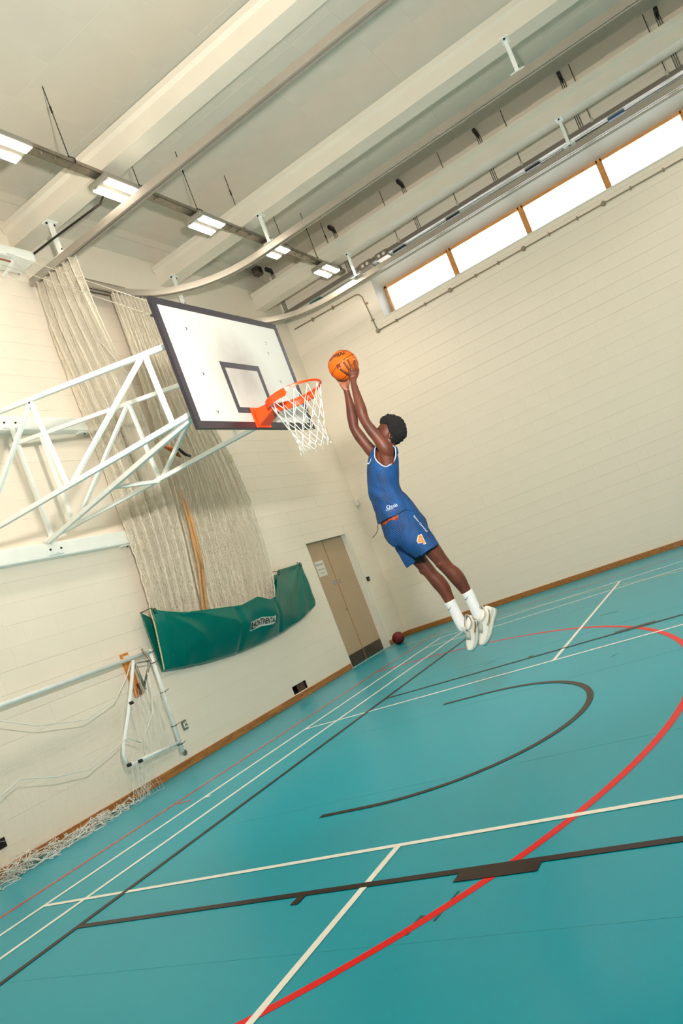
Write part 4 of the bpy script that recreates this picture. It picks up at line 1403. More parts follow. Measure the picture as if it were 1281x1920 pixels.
# the heap along the skirting
segs = []
for k in range(170):
    s = r_.uniform(0, 1)
    x = -1.0 + 3.35 * s
    p = Vector((x, YW - 0.12 - abs(r_.normal(0, 0.06)), abs(r_.normal(0, 0.035)) + 0.004))
    for q in range(7):
        d = Vector((r_.normal(0, 0.075), r_.normal(0, 0.045), r_.normal(0, 0.03)))
        n_ = p + d
        n_.z = min(max(n_.z, 0.004), 0.15 if s < 0.6 else 0.09)
        n_.y = min(max(n_.y, YW - 0.40), YW - 0.035)
        segs.append((tuple(p), tuple(n_)))
        p = n_
g3 = strands_mesh('net_heap', segs, 0.0042, NETW, goal, 5)
g3.matrix_parent_inverse = Matrix.Translation(-Vector(goal.location))
g3['kind'] = 'stuff'
gp('net_rope', MB().tube([(1.0, GY - 0.1, 1.44), (1.5, GY - 0.1, 1.20), (2.1, GY - 0.1, 1.06), (2.6, GY - 0.1, 1.14), (2.86, GY - 0.1, 1.32), (3.0, GY - 0.1, 1.46)], 0.006, 6), NETW)
gp('net_rope', MB().tube([(0.6, GY - 0.12, 0.66), (1.1, GY - 0.12, 0.80), (1.5, GY - 0.12, 0.66), (1.9, GY - 0.12, 0.58), (2.3, GY - 0.1, 0.64), (2.55, GY - 0.1, 0.70), (2.72, GY - 0.1, 0.58)], 0.006, 6), NETW)
gp('net_rope', MB().tube([(3.2, GY - 0.1, 1.28), (3.16, GY - 0.1, 1.05), (3.05, GY - 0.1, 0.82), (2.80, GY - 0.1, 0.62), (2.76, GY - 0.1, 0.48)], 0.006, 6), NETW)
# orange timber hook board
ORW = wood('orange_timber', rgb(190, 104, 24), rgb(222, 140, 44), scale=(10, 10, 1.6))
hb = empty('hook_board', 'orange varnished board with hook behind the goal crossbar', 'board', (3.20, YW, 1.3))
b = MB().box(-0.055, 0.055, -0.045, 0, -0.25, 0.29).build('plank', ORW, hb); bevel(b, 0.004, 1)
MB().box(-0.045, 0.045, -0.047, -0.045, 0.20, 0.26).build('label', PAPER, hb)
MB().box(0.0, 0.05, -0.06, -0.045, -0.24, -0.10).build('dark_patch', mat('dark_timber', rgb(96, 54, 26), 0.6), hb)  # darker area low on the right of the plank
# ================================================================== PLAYER
def np_lerp(a, b, t):
    return a + (b - a) * t
pl_loc = Vector((2.1578, -2.8857, 1.9342))
pm = Matrix.Identity(4)
for i in range(3):
    pm[i][0] = right[i]
    pm[i][1] = fwd[i]
    pm[i][2] = -down[i]
    pm[i][3] = pl_loc[i]
player = empty('person', 'leaping player in blue basketball kit reaching up to dunk the ball', 'person')
player.matrix_world = pm
# local frame of the figure: x towards its back, y to its right side, z up along the leaning body
def etube(mb, rings, n=18, pw=2.0):
    """rings: (centre, half depth along the side view, half width across)"""
    Cn = [Vector(r[0]) for r in rings]
    m = len(Cn)
    o = len(mb.v)
    for i, r in enumerate(rings):
        d = (Cn[min(i + 1, m - 1)] - Cn[max(i - 1, 0)]).normalized()
        b = Vector((0, 1, 0))
        b = (b - d * d.dot(b))
        if b.length < 0.15:
            b = Vector((1, 0, 0)) - d * d.x
        b.normalize()
        a = b.cross(d).normalized()
        for k in range(n):
            t = 2 * math.pi * k / n
            ct, st_ = math.cos(t), math.sin(t)
            ct = math.copysign(abs(ct) ** (2 / pw), ct)
            st_ = math.copysign(abs(st_) ** (2 / pw), st_)
            mb.v.append(tuple(Cn[i] + a * ct * r[1] + b * st_ * r[2]))
    for i in range(m - 1):
        for k in range(n):
            k2 = (k + 1) % n
            mb.f.append((o + i * n + k, o + i * n + k2, o + (i + 1) * n + k2, o + (i + 1) * n + k))
    mb.f.append(tuple(o + k for k in range(n))[::-1])
    mb.f.append(tuple(o + (m - 1) * n + k for k in range(n)))
def refine(rings, k=4):
    """Catmull-Rom refinement of a ring list"""
    A = np.array([[*r[0], r[1], r[2]] for r in rings], dtype=float)
    t = np.linspace(0, 1, (len(rings) - 1) * k + 1)
    B = catmull(A, t)
    return [((b[0], b[1], b[2]), b[3], b[4]) for b in B]
def limb(mb, rings, n=16, ball_ends=True, k=4, pw=2.0):
    rr = refine(rings, k)
    etube(mb, rr, n, pw)
    if ball_ends:
        for c, a, b in (rr[0], rr[-1]):
            mb.sphere(c, min(a, b), 12, 8)
def remeshed(mb, name, voxel, smooth=3, fac=0.5):
    me = mb.mesh(name)
    ob = bpy.data.objects.new(name, me)
    C.objects.link(ob)
    md = ob.modifiers.new('r', 'REMESH')
    md.mode = 'VOXEL'
    md.voxel_size = voxel
    md.use_smooth_shade = True
    if smooth:
        s_ = ob.modifiers.new('s', 'SMOOTH')
        s_.iterations = smooth
        s_.factor = fac
    dg = bpy.context.evaluated_depsgraph_get()
    dg.update()
    out = bpy.data.meshes.new_from_object(ob.evaluated_get(dg))
    bpy.data.objects.remove(ob)
    bpy.data.meshes.remove(me)
    out.name = name
    out.polygons.foreach_set('use_smooth', [True] * len(out.polygons))
    return out
def cut(me, keep):
    bm = bmesh.new()
    bm.from_mesh(me)
    dead = [v for v in bm.verts if not keep(v.co)]
    bmesh.ops.delete(bm, geom=dead, context='VERTS')
    for _ in range(14):      # tidy the cut edge
        bv = [v for v in bm.verts if v.is_boundary]
        new = {}
        for v in bv:
            nb = [e.other_vert(v) for e in v.link_edges if e.is_boundary]
            if len(nb) == 2:
                new[v] = (v.co * 2 + nb[0].co + nb[1].co) / 4
        for v, co in new.items():
            v.co = co
    bm.to_mesh(me)
    bm.free()
    return me
def boundary_loops(me):
    bm = bmesh.new()
    bm.from_mesh(me)
    bm.verts.ensure_lookup_table()
    seen = set()
    loops = []
    for e in bm.edges:
        if e.is_boundary and e.index not in seen:
            lp = []
            v = e.verts[0]
            cur = e
            while cur is not None and cur.index not in seen:
                seen.add(cur.index)
                lp.append(v.co.copy())
                v = cur.other_vert(v)
                nx = [x for x in v.link_edges if x.is_boundary and x.index not in seen]
                cur = nx[0] if nx else None
            loops.append(lp)
    bm.free()
    return loops
def pchild(me, name, m, smooth=True, parent=None):
    if isinstance(me, MB):
        me = me.mesh(name, smooth)
    if m is not None and not me.materials:
        me.materials.append(m)
    o = link(name, me, parent or player)
    return o

SKIN = bpy.data.materials.new('dark_brown_skin')
SKIN.use_nodes = True
nt = SKIN.node_tree
b_ = nt.nodes['Principled BSDF']
tc = nt.nodes.new('ShaderNodeTexCoord')
n_ = nt.nodes.new('ShaderNodeTexNoise')
n_.inputs['Scale'].default_value = 9
n_.inputs['Detail'].default_value = 5
r0 = nt.nodes.new('ShaderNodeValToRGB')
r0.color_ramp.elements[0].position = 0.3
r0.color_ramp.elements[0].color = rgb(76, 34, 21)
r0.color_ramp.elements[1].position = 0.72
r0.color_ramp.elements[1].color = rgb(110, 53, 32)
nt.links.new(tc.outputs['Object'], n_.inputs['Vector'])
nt.links.new(n_.outputs['Fac'], r0.inputs['Fac'])
nt.links.new(r0.outputs['Color'], b_.inputs['Base Color'])
b_.inputs['Roughness'].default_value = 0.52
b_.inputs['Subsurface Weight'].default_value = 0.06
b_.inputs['Subsurface Radius'].default_value = (0.02, 0.008, 0.004)
PALM = mat('palm_skin', rgb(146, 86, 62), 0.5, var=0.06, vscale=20)
NAIL = mat('nail', rgb(176, 130, 104), 0.35)
HAIR = mat('black_hair', rgb(14, 12, 12), 0.9, bump=0.9, bscale=140)

body = MB()
# trunk (inside the vest and shorts)
limb(body, [((0.0769, -0, -0.265), 0.105, 0.145), ((0.0299, 0, -0.1624), 0.108, 0.148), ((-0.0513, -0, -0.0427), 0.100, 0.135), ((-0.0983, -0, 0.0769), 0.100, 0.138), ((-0.1154, 0, 0.1795), 0.108, 0.150), ((-0.1111, 0, 0.265), 0.108, 0.155), ((-0.0983, -0, 0.3333), 0.085, 0.130), ((-0.0769, 0, 0.3803), 0.060, 0.075)], 24, ball_ends=False)
# neck
limb(body, [((-0.0774, -0.005, 0.3583), 0.062, 0.070), ((-0.0689, -0.005, 0.4095), 0.054, 0.056), ((-0.0689, -0.005, 0.4693), 0.054, 0.056)], 18)
# shoulder yoke and latissimus
limb(body, [((-0.0994, 0.12, 0.3495), 0.060, 0.05), ((-0.0983, 0, 0.3419), 0.075, 0.06), ((-0.1018, -0.12, 0.3255), 0.062, 0.05)], 16)
for (u_, v_) in (((-0.0866, -0.135, 0.2315), (-0.1048, -0.15, 0.3381)), ((-0.0849, 0.135, 0.2642), (-0.1447, 0.15, 0.3711))):
    limb(body, [(u_, 0.055, 0.032), (v_, 0.052, 0.04)], 14)
# near arm: shoulder, upper arm, elbow, forearm, wrist
limb(body, [((-0.0918, -0.145, 0.3305), 0.056, 0.050), ((-0.1181, -0.158, 0.3704), 0.055, 0.052), ((-0.1725, -0.16, 0.445), 0.0455, 0.045), ((-0.2179, -0.155, 0.5), 0.0430, 0.042), ((-0.259, -0.148, 0.5575), 0.0375, 0.039), ((-0.2835, -0.14, 0.6111), 0.0405, 0.039), ((-0.2999, -0.135, 0.6664), 0.0445, 0.042), ((-0.3201, -0.125, 0.7437), 0.0365, 0.036), ((-0.3403, -0.112, 0.8177), 0.0295, 0.030), ((-0.3562, -0.098, 0.8838), 0.0245, 0.026), ((-0.3579, -0.09, 0.9109), 0.026, 0.024)], 18)
limb(body, [((-0.1063, -0.165, 0.3694), 0.040, 0.03), ((-0.1486, -0.172, 0.4182), 0.040, 0.028), ((-0.1896, -0.165, 0.4651), 0.026, 0.02)], 12)
# far arm
limb(body, [((-0.1465, 0.13, 0.3596), 0.054, 0.048), ((-0.188, 0.155, 0.3805), 0.052, 0.048), ((-0.2398, 0.165, 0.4389), 0.0445, 0.044), ((-0.2903, 0.165, 0.5047), 0.0455, 0.043), ((-0.3347, 0.155, 0.5732), 0.0395, 0.040), ((-0.3462, 0.145, 0.6283), 0.0430, 0.041), ((-0.358, 0.13, 0.6868), 0.0425, 0.039), ((-0.3747, 0.105, 0.7603), 0.033, 0.033), ((-0.3933, 0.08, 0.8245), 0.0255, 0.028), ((-0.4026, 0.068, 0.8609), 0.0245, 0.027)], 18)
limb(body, [((-0.2047, 0.165, 0.3951), 0.036, 0.03), ((-0.2563, 0.18, 0.4587), 0.036, 0.026), ((-0.3002, 0.18, 0.5115), 0.024, 0.02)], 12)
# legs
limb(body, [((0.0956, -0.085, -0.2388), 0.098, 0.085), ((0.1494, -0.092, -0.3023), 0.092, 0.082), ((0.2123, -0.094, -0.3697), 0.078, 0.074), ((0.2712, -0.094, -0.437), 0.067, 0.066), ((0.3221, -0.092, -0.5002), 0.0585, 0.058), ((0.3561, -0.09, -0.5423), 0.0565, 0.056), ((0.3902, -0.088, -0.5802), 0.0535, 0.053), ((0.4369, -0.086, -0.6224), 0.0600, 0.056), ((0.4752, -0.084, -0.6688), 0.0585, 0.054), ((0.5094, -0.082, -0.7195), 0.0490, 0.046), ((0.5435, -0.08, -0.7744), 0.0405, 0.039), ((0.5819, -0.078, -0.842), 0.0365, 0.036), ((0.6245, -0.076, -0.9266), 0.037, 0.035)], 20)
limb(body, [((0.0617, 0.085, -0.253), 0.096, 0.085), ((0.11, 0.09, -0.3655), 0.086, 0.080), ((0.1623, 0.092, -0.4695), 0.070, 0.070), ((0.21, 0.092, -0.5345), 0.0590, 0.060), ((0.2534, 0.092, -0.5866), 0.0565, 0.056), ((0.2924, 0.092, -0.6343), 0.0540, 0.053), ((0.3398, 0.09, -0.6862), 0.0600, 0.055), ((0.3828, 0.088, -0.7382), 0.0570, 0.053), ((0.4126, 0.085, -0.7944), 0.0480, 0.046), ((0.4424, 0.082, -0.8549), 0.0420, 0.041), ((0.481, 0.08, -0.9327), 0.0385, 0.037), ((0.5278, 0.076, -1.0232), 0.038, 0.036)], 20)
body.sphere((0.3288, -0.102, -0.538), 0.044, 12, 8)     # kneecaps
body.sphere((0.2263, 0.085, -0.5908), 0.044, 12, 8)
def finger(mb, pts, r0_, r1_):
    rs = list(np.linspace(r0_, r1_, len(pts)))
    pp = [((p[0], p[1], p[2]), r, r) for p, r in zip(pts, rs)]
    rr = refine(pp, 3)
    etube(mb, rr, 10)
    mb.sphere(rr[0][0], r0_, 8, 6)
    mb.sphere(rr[-1][0], r1_, 8, 6)
# near hand: back of the hand to the viewer, four spread fingers on the ball, thumb round the far side
limb(body, [((-0.3577, -0.088, 0.9072), 0.026, 0.019), ((-0.3598, -0.088, 0.9388), 0.034, 0.016), ((-0.3669, -0.1, 0.9633), 0.036, 0.014)], 14)
finger(body, [(-0.3881, -0.105, 0.9516), (-0.412, -0.12, 0.9606), (-0.4396, -0.128, 0.9733), (-0.4647, -0.126, 0.9897)], 0.0095, 0.0072)
finger(body, [(-0.3799, -0.108, 0.9677), (-0.3987, -0.122, 0.9936), (-0.4201, -0.131, 1.0186), (-0.438, -0.128, 1.0433)], 0.0100, 0.0076)
finger(body, [(-0.365, -0.104, 0.977), (-0.3739, -0.113, 1.0063), (-0.3901, -0.118, 1.0366), (-0.4075, -0.114, 1.0669)], 0.0102, 0.0078)
finger(body, [(-0.3476, -0.094, 0.9731), (-0.3455, -0.094, 1.0047), (-0.3483, -0.092, 1.0368), (-0.3529, -0.085, 1.0681)], 0.0100, 0.0076)
finger(body, [(-0.3382, -0.078, 0.9263), (-0.3221, -0.058, 0.9606), (-0.3148, -0.03, 0.9949), (-0.3159, -0.008, 1.0237)], 0.0115, 0.0085)
# far hand: palm under the ball, fingers up its far side, thumb towards the viewer
limb(body, [((-0.4026, 0.068, 0.8609), 0.024, 0.024), ((-0.4116, 0.06, 0.8829), 0.030, 0.018), ((-0.4224, 0.06, 0.9088), 0.036, 0.014), ((-0.4349, 0.07, 0.9305), 0.036, 0.012)], 14)
finger(body, [(-0.4568, 0.062, 0.9265), (-0.4863, 0.082, 0.9635), (-0.5056, 0.088, 1.0082), (-0.5165, 0.086, 1.0468)], 0.0098, 0.0076)
finger(body, [(-0.4429, 0.085, 0.9404), (-0.4656, 0.112, 0.9879), (-0.4806, 0.118, 1.0372), (-0.4872, 0.116, 1.0846)], 0.0100, 0.0078)
finger(body, [(-0.4252, 0.092, 0.942), (-0.437, 0.12, 0.9941), (-0.4452, 0.132, 1.0493), (-0.4474, 0.131, 1.0971)], 0.0100, 0.0078)
finger(body, [(-0.4081, 0.088, 0.9367), (-0.4067, 0.116, 0.9845), (-0.4061, 0.128, 1.0352), (-0.406, 0.13, 1.075)], 0.0095, 0.0072)
finger(body, [(-0.4013, 0.05, 0.8828), (-0.3908, 0.028, 0.9016), (-0.3874, 0.012, 0.9237), (-0.3863, 0, 0.9423)], 0.0125, 0.0088)
# head
HC = Vector((-0.0662, 0, 0.5021))
hf = Vector((-0.975, 0, 0.20)).normalized()
hu = Vector((0.20, 0, 0.975)).normalized()
hs = Vector((0, -1, 0))
def head_pt(f, s, u):
    """unit direction -> surface point of the head (f forwards, s left, u up)"""
    x = 0.097 * f
    y = 0.075 * s
    z = 0.112 * u
    if u < 0:
        y *= 1 - 0.30 * (-u) ** 1.3
        x *= 1 - 0.12 * (-u)
        x += 0.016 * (-u)
        if f < 0:
            x += 0.030 * (-u) * (-f)
    fs_ = max(0.0, f)
    def g(uc, sc, su, ss):
        return math.exp(-((u - uc) / su) ** 2 - ((s - sc) / ss) ** 2) * fs_ ** 2
    x += 0.020 * g(-0.22, 0, 0.13, 0.13) + 0.012 * g(-0.05, 0, 0.2, 0.09)      # nose, bridge
    x += 0.006 * g(0.18, 0, 0.08, 0.6)                                          # brow
    for sg in (-0.36, 0.36):
        x -= 0.009 * g(0.02, sg, 0.10, 0.16)                                    # eye sockets
        x += 0.004 * g(-0.25, sg * 1.4, 0.2, 0.25)                              # cheekbones
    x += 0.010 * g(-0.50, 0, 0.05, 0.26) + 0.010 * g(-0.62, 0, 0.05, 0.24)      # lips
    x -= 0.006 * g(-0.56, 0, 0.025, 0.3)
    x += 0.006 * g(-0.85, 0, 0.12, 0.3)                                         # chin
    return HC + hf * x + hs * y + hu * z
NUH, NVH = 64, 44
hv, hfaces = [], []
for j in range(NVH + 1):
    th = math.pi * j / NVH
    for i in range(NUH):
        ph = 2 * math.pi * i / NUH
        hv.append(head_pt(math.sin(th) * math.cos(ph), math.sin(th) * math.sin(ph), math.cos(th)))
for j in range(NVH):
    for i in range(NUH):
        i2 = (i + 1) % NUH
        hfaces.append((j * NUH + i, j * NUH + i2, (j + 1) * NUH + i2, (j + 1) * NUH + i))
body.add(hv, hfaces)
# ears
for sg in (-1, 1):
    ec = HC + hs * 0.072 * sg - hf * 0.008 - hu * 0.022
    mbE = [ec + (hf * 0.014 * math.cos(t) - hf * 0.004 + hu * 0.030 * math.sin(t)) + hs * sg * (0.012 - 0.006 * math.cos(t)) for t in np.linspace(0, 2 * math.pi, 16, endpoint=False)]
    body.tube(mbE, 0.0058, 6, closed=True)
    body.sphere(ec - hs * sg * 0.002, 0.017, 10, 8)
bme = remeshed(body, 'body', 0.0048, 3, 0.45)
bme.materials.append(SKIN)
bme.materials.append(PALM)
pc = Vector((-0.4212, 0.04, 0.9064))
bcn = Vector((-0.4329, 0, 1.0462))
lip = []
for p in bme.polygons:
    c_ = p.center
    if (c_ - pc).length < 0.085 and c_.z > (-0.406, 0, 0.8611)[2] + 0.004 * math.sin(c_.x * 300):
        if p.normal.dot((bcn - c_).normalized()) > 0.05 or p.normal.dot(Vector((0, -1, 0.1))) > 0.55:
            p.material_index = 1
bobj = pchild(bme, 'body', None)
# nails of the near hand
for (tp, pr) in (((-0.4647, -0.126, 0.9897), (-0.4396, -0.128, 0.9733)), ((-0.438, -0.128, 1.0433), (-0.4201, -0.131, 1.0186)), ((-0.4075, -0.114, 1.0669), (-0.3901, -0.118, 1.0366)), ((-0.3529, -0.085, 1.0681), (-0.3483, -0.092, 1.0368))):
    tp, pr = Vector(tp), Vector(pr)
    d = (tp - pr).normalized()
    nb = (Vector((0, -1, 0)) - d * d.dot(Vector((0, -1, 0)))).normalized()
    sd_ = d.cross(nb)
    mb = MB()
    mb.sphere((0, 0, 0), 1.0, 10, 6)
    M3 = Matrix((sd_ * 0.0052, d * 0.0068, nb * 0.0022)).transposed()
    cpos = tp + d * 0.003 + nb * 0.0062
    mb.v = [tuple(M3 @ Vector(v) + cpos) for v in mb.v]
    pchild(mb, 'nail', NAIL)
# eyes and brows
EYEW = mat('eye_white', rgb(176, 160, 146), 0.35)
for sg in (-1, 1):
    d = Vector((0.93, 0.36 * sg, 0.02)).normalized()
    ep = head_pt(d.x, d.y, d.z) - hf * 0.0100
    mb = MB(); mb.sphere(tuple(ep), 0.0115, 14, 10)
    eo = pchild(mb, 'eye', EYEW)
    mb = MB(); mb.sphere(tuple(ep + hf * 0.0075), 0.0052, 10, 8)
    pchild(mb, 'iris', BLACK, parent=eo)
    pts = []
    for q in np.linspace(0.18, 0.60, 8):
        dd = Vector((1, q * sg * 1.0, 0.20 - 0.10 * abs(q - 0.36))).normalized()
        pts.append(head_pt(dd.x, dd.y, dd.z) + hf * 0.001)
    mb = MB().tube(pts, [0.002, 0.0035, 0.004, 0.004, 0.004, 0.0035, 0.003, 0.0015], 6)
    pchild(mb, 'eyebrow', HAIR)
# hair: short rounded afro, tufted
hv, hfc = [], []
NU2, NV2 = 96, 64
def hair_edge(ph):
    c_ = math.cos(ph)      # +1 forehead, -1 nape
    return 1.02 + (0.98 if c_ < -0.2 else 0.42 * (0.5 - 0.5 * c_) + 0.10) if c_ < 0.35 else 1.00
for j in range(NV2 + 1):
    for i in range(NU2):
        ph = 2 * math.pi * i / NU2
        c_ = math.cos(ph)
        lim = np_lerp(1.02, 2.22, min(1, max(0, (0.45 - c_) / 0.9)) ** 0.8) if True else 0
        th = lim * j / NV2
        f, s_, u_ = math.sin(th) * math.cos(ph), math.sin(th) * math.sin(ph), math.cos(th)
        p = head_pt(f, s_, u_)
        nrm = (hf * f / 0.97 + hs * s_ / 0.75 + hu * u_ / 1.1).normalized()
        thick = 0.041 * (1 - 0.5 * (j / NV2) ** 6)
        if c_ > 0.2:
            thick *= 1 - 0.35 * (j / NV2) ** 3
        tuft = 0.007 * mnoise.noise(p * 130) + 0.006 * mnoise.noise(p * 62)
        hv.append(p + nrm * (thick + tuft) - hf * 0.004)
for j in range(NV2):
    for i in range(NU2):
        i2 = (i + 1) % NU2
        hfc.append((j * NU2 + i, j * NU2 + i2, (j + 1) * NU2 + i2, (j + 1) * NU2 + i))
# close the underside back to the scalp
base = len(hv)
for i in range(NU2):
    q = hv[NV2 * NU2 + i]
    hv.append(q + (HC - q) * 0.38)
for i in range(NU2):
    i2 = (i + 1) % NU2
    hfc.append((NV2 * NU2 + i, NV2 * NU2 + i2, base + i2, base + i))
pchild(MB().add(hv, hfc), 'hair', HAIR)

# ------------------------------------------------------------------ kit
def kit_material(name, flip):
    m = bpy.data.materials.new(name)
    m.use_nodes = True
    nt = m.node_tree
    b = nt.nodes['Principled BSDF']
    tc = nt.nodes.new('ShaderNodeTexCoord')
    sp = nt.nodes.new('ShaderNodeSeparateXYZ')
    nt.links.new(tc.outputs['Object'], sp.inputs[0])
    def M(op, a, b_=None, c=None):
        n = nt.nodes.new('ShaderNodeMath')
        n.operation = op
        for i, v in enumerate((a, b_, c)):
            if v is None:
                continue
            if isinstance(v, (int, float)):
                n.inputs[i].default_value = v
            else:
                nt.links.new(v, n.inputs[i])
        return n.outputs[0]
    x, y, z = sp.outputs[0], sp.outputs[1], sp.outputs[2]
    # chevron pinstripes: bands that fold back on themselves
    if not flip:
        along = M('ADD', M('MULTIPLY', x, 0.94), M('MULTIPLY', z, 0.30))
        zz = M('PINGPONG', M('ADD', M('MULTIPLY', z, 1.0), M('MULTIPLY', x, -0.55)), 0.11)
        v = M('ADD', along, M('MULTIPLY', zz, -0.75))
    else:
        along = M('ADD', M('MULTIPLY', x, 0.42), M('MULTIPLY', z, 0.90))
        zz = M('PINGPONG', M('ADD', M('MULTIPLY', x, 0.95), M('MULTIPLY', z, 0.1)), 0.10)
        v = M('ADD', along, M('MULTIPLY', zz, 1.0))
    s = M('SINE', M('MULTIPLY', v, 2 * math.pi / 0.0135))
    st = M('GREATER_THAN', s, -0.12)
    n = nt.nodes.new('ShaderNodeTexNoise')
    n.inputs['Scale'].default_value = 6.0
    nt.links.new(tc.outputs['Object'], n.inputs['Vector'])
    fade = nt.nodes.new('ShaderNodeMapRange')
    fade.inputs['From Min'].default_value = 0.35
    fade.inputs['From Max'].default_value = 0.62
    fade.inputs['To Min'].default_value = 0.35
    fade.inputs['To Max'].default_value = 1.0
    nt.links.new(n.outputs['Fac'], fade.inputs['Value'])
    fac = M('MULTIPLY', st, fade.outputs[0])
    mx = nt.nodes.new('ShaderNodeMixRGB')
    mx.inputs['Color1'].default_value = rgb(0, 76, 140)
    mx.inputs['Color2'].default_value = rgb(3, 11, 36)
    nt.links.new(fac, mx.inputs['Fac'])
    nt.links.new(mx.outputs['Color'], b.inputs['Base Color'])
    b.inputs['Roughness'].default_value = 0.75
    return m
KITV = kit_material('blue_vest_cloth', False)
KITS = kit_material('blue_shorts_cloth', True)
KITT = mat('pale_trim', rgb(190, 208, 230), 0.6)
KITI = mat('kit_lining', rgb(206, 214, 228), 0.7)
vest = MB()
def vring(f, b, rb, k=1.0):
    f, b = Vector(f), Vector(b)
    return (tuple((f + b) / 2), (f - b).length / 2 * k, rb)
limb(vest, [vring((-0.1453, 0, -0.2992), (0.2137, -0, -0.235), 0.186), vring((-0.1624, -0, -0.2222), (0.1667, -0, -0.1496), 0.186), vring((-0.1838, -0, -0.1154), (0.1068, -0, -0.0513), 0.176), vring((-0.2094, 0, -0.0385), (0.0556, -0, -0.0043), 0.166), vring((-0.2308, -0, 0.0641), (0.0235, 0, 0.0598), 0.160), vring((-0.2393, -0, 0.1581), (0.0171, 0, 0.1453), 0.170), vring((-0.2393, 0, 0.2479), (0.0171, -0, 0.2436), 0.178), vring((-0.2137, 0, 0.3248), (0.015, 0, 0.3333), 0.165), vring((-0.1581, 0, 0.3761), (0, 0, 0.3889), 0.125), vring((-0.1154, -0, 0.4017), (-0.0171, -0, 0.4145), 0.09)], 28, ball_ends=False)
# straps over the shoulders
for sg in (-1, 1):
    limb(vest, [((-0.047, 0, 0.3077)[0:1] + (-0.10 * sg,) + (-0.047, 0, 0.3077)[2:3], 0.055, 0.035), ((-0.0684, 0, 0.3633)[0:1] + (-0.10 * sg,) + (-0.0684, 0, 0.3633)[2:3], 0.062, 0.032)], 14)
vme = remeshed(vest, 'vest', 0.0075, 4)
a1 = Vector((-0.1624, -0, -0.2308)); a2 = Vector((0.0556, -0, -0.1239)); a3 = Vector((0.1752, 0, -0.1496))
neck_c = Vector((-0.0897, -0, 0.4188))
ah_n = Vector((-0.1089, -0.17, 0.3146)); ah_f = Vector((-0.1297, 0.17, 0.365))
def keep_vest(co):
    # hem: falls at the front, rises to the side
    if co.x < a2.x:
        t = (co.x - a1.x) / (a2.x - a1.x)
        zh = a1.z + (a2.z - a1.z) * t
    else:
        t = min(1.3, (co.x - a2.x) / (a3.x - a2.x))
        zh = a2.z + (a3.z - a2.z) * t
    if co.z < zh:
        return False
    # neck opening, deeper in front
    d = co - neck_c
    if (d.x / 0.085) ** 2 + (d.y / 0.085) ** 2 + (d.z / 0.045) ** 2 < 1:
        return False
    if co.z > neck_c.z - 0.004:
        return False
    # arm holes
    for c_, sg in ((ah_n, -1), (ah_f, 1)):
        e_ = co - c_
        if co.y * sg > 0.075:
            up = 0.098 if e_.z < 0 else 0.14
            hw = 0.082 if e_.z > -0.02 else 0.082 * max(0.15, 1 - ((-e_.z - 0.02) / 0.11) ** 1.5 * 0.6)
            if (e_.x / hw) ** 2 + (e_.z / up) ** 2 < 1:
                return False
    return True
cut(vme, keep_vest)
for v in vme.vertices:      # creases pulled towards the raised arms, loose folds at the waist
    co = v.co
    nrm = v.normal
    low = min(1, max(0, (0.02 - co.z) / 0.12))
    f1 = mnoise.noise(Vector((co.x * 9 + co.z * 5, co.y * 6, co.z * 2.2 - co.x * 2)))
    f2 = mnoise.noise(Vector((co.x * 20 + co.z * 9, co.y * 12, co.z * 4)))
    f3 = math.sin((co.z * 0.9 + co.x * 0.7) * 42 + 3 * f1) * math.exp(-((co.z + 0.02) / 0.07) ** 2)
    v.co = co + nrm * (0.015 * f1 * (0.5 + low) + 0.007 * f2 + 0.008 * f3)
vest_o = pchild(vme, 'vest', KITV)
vest_o.modifiers.new('t', 'SOLIDIFY').thickness = 0.0025
for lp in boundary_loops(vme):
    L_ = sum((lp[i] - lp[i - 1]).length for i in range(1, len(lp)))
    cz = sum(p.z for p in lp) / len(lp)
    if L_ > 0.2 and cz > 0.15:
        lp2 = lp[::2]
        pchild(MB().tube(lp2, 0.0045, 6, closed=True), 'trim', KITT, parent=vest_o)
# shorts
sh = MB()
limb(sh, [vring((-0.1453, 0, -0.1624), (0.1239, -0, -0.0427), 0.162), vring((-0.1239, 0, -0.2479), (0.1923, 0, -0.1538), 0.172), vring((-0.1026, 0, -0.312), (0.2436, 0, -0.2308), 0.178), vring((-0.0513, -0, -0.3675), (0.2607, -0, -0.2992), 0.170)], 26, ball_ends=False)
limb(sh, [((0.0661, -0.085, -0.2599), 0.135, 0.100), ((0.1235, -0.097, -0.3319), 0.128, 0.104), ((0.1775, -0.102, -0.3867), 0.112, 0.106), ((0.2357, -0.106, -0.4498), 0.106, 0.112), ((0.2693, -0.106, -0.4876), 0.106, 0.114)], 22, ball_ends=False)
limb(sh, [((0.0488, 0.085, -0.2746), 0.120, 0.100), ((0.0847, 0.095, -0.3653), 0.106, 0.102), ((0.1287, 0.1, -0.4521), 0.094, 0.104), ((0.1727, 0.104, -0.5302), 0.092, 0.106), ((0.2075, 0.104, -0.5824), 0.093, 0.106)], 22, ball_ends=False)
sme = remeshed(sh, 'shorts', 0.0075, 4)
hn1, hn2 = Vector((0.1735, -0.1, -0.475)), Vector((0.3123, -0.1, -0.3824))
hf1, hf2 = Vector((0.1244, 0.1, -0.5519)), Vector((0.2199, 0.1, -0.4781))
w1_, w2_ = Vector((-0.1239, 0, -0.2479)), Vector((0.0128, 0, -0.1282))
def keep_shorts(co):
    p, q = (hn1, hn2) if co.y < 0.0 else (hf1, hf2)
    t = (co.x - p.x) / (q.x - p.x)
    if co.z < p.z + (q.z - p.z) * t:
        return False
    t = (co.x - w1_.x) / (w2_.x - w1_.x)
    if co.z > w1_.z + (w2_.z - w1_.z) * t:
        return False
    return True
cut(sme, keep_shorts)
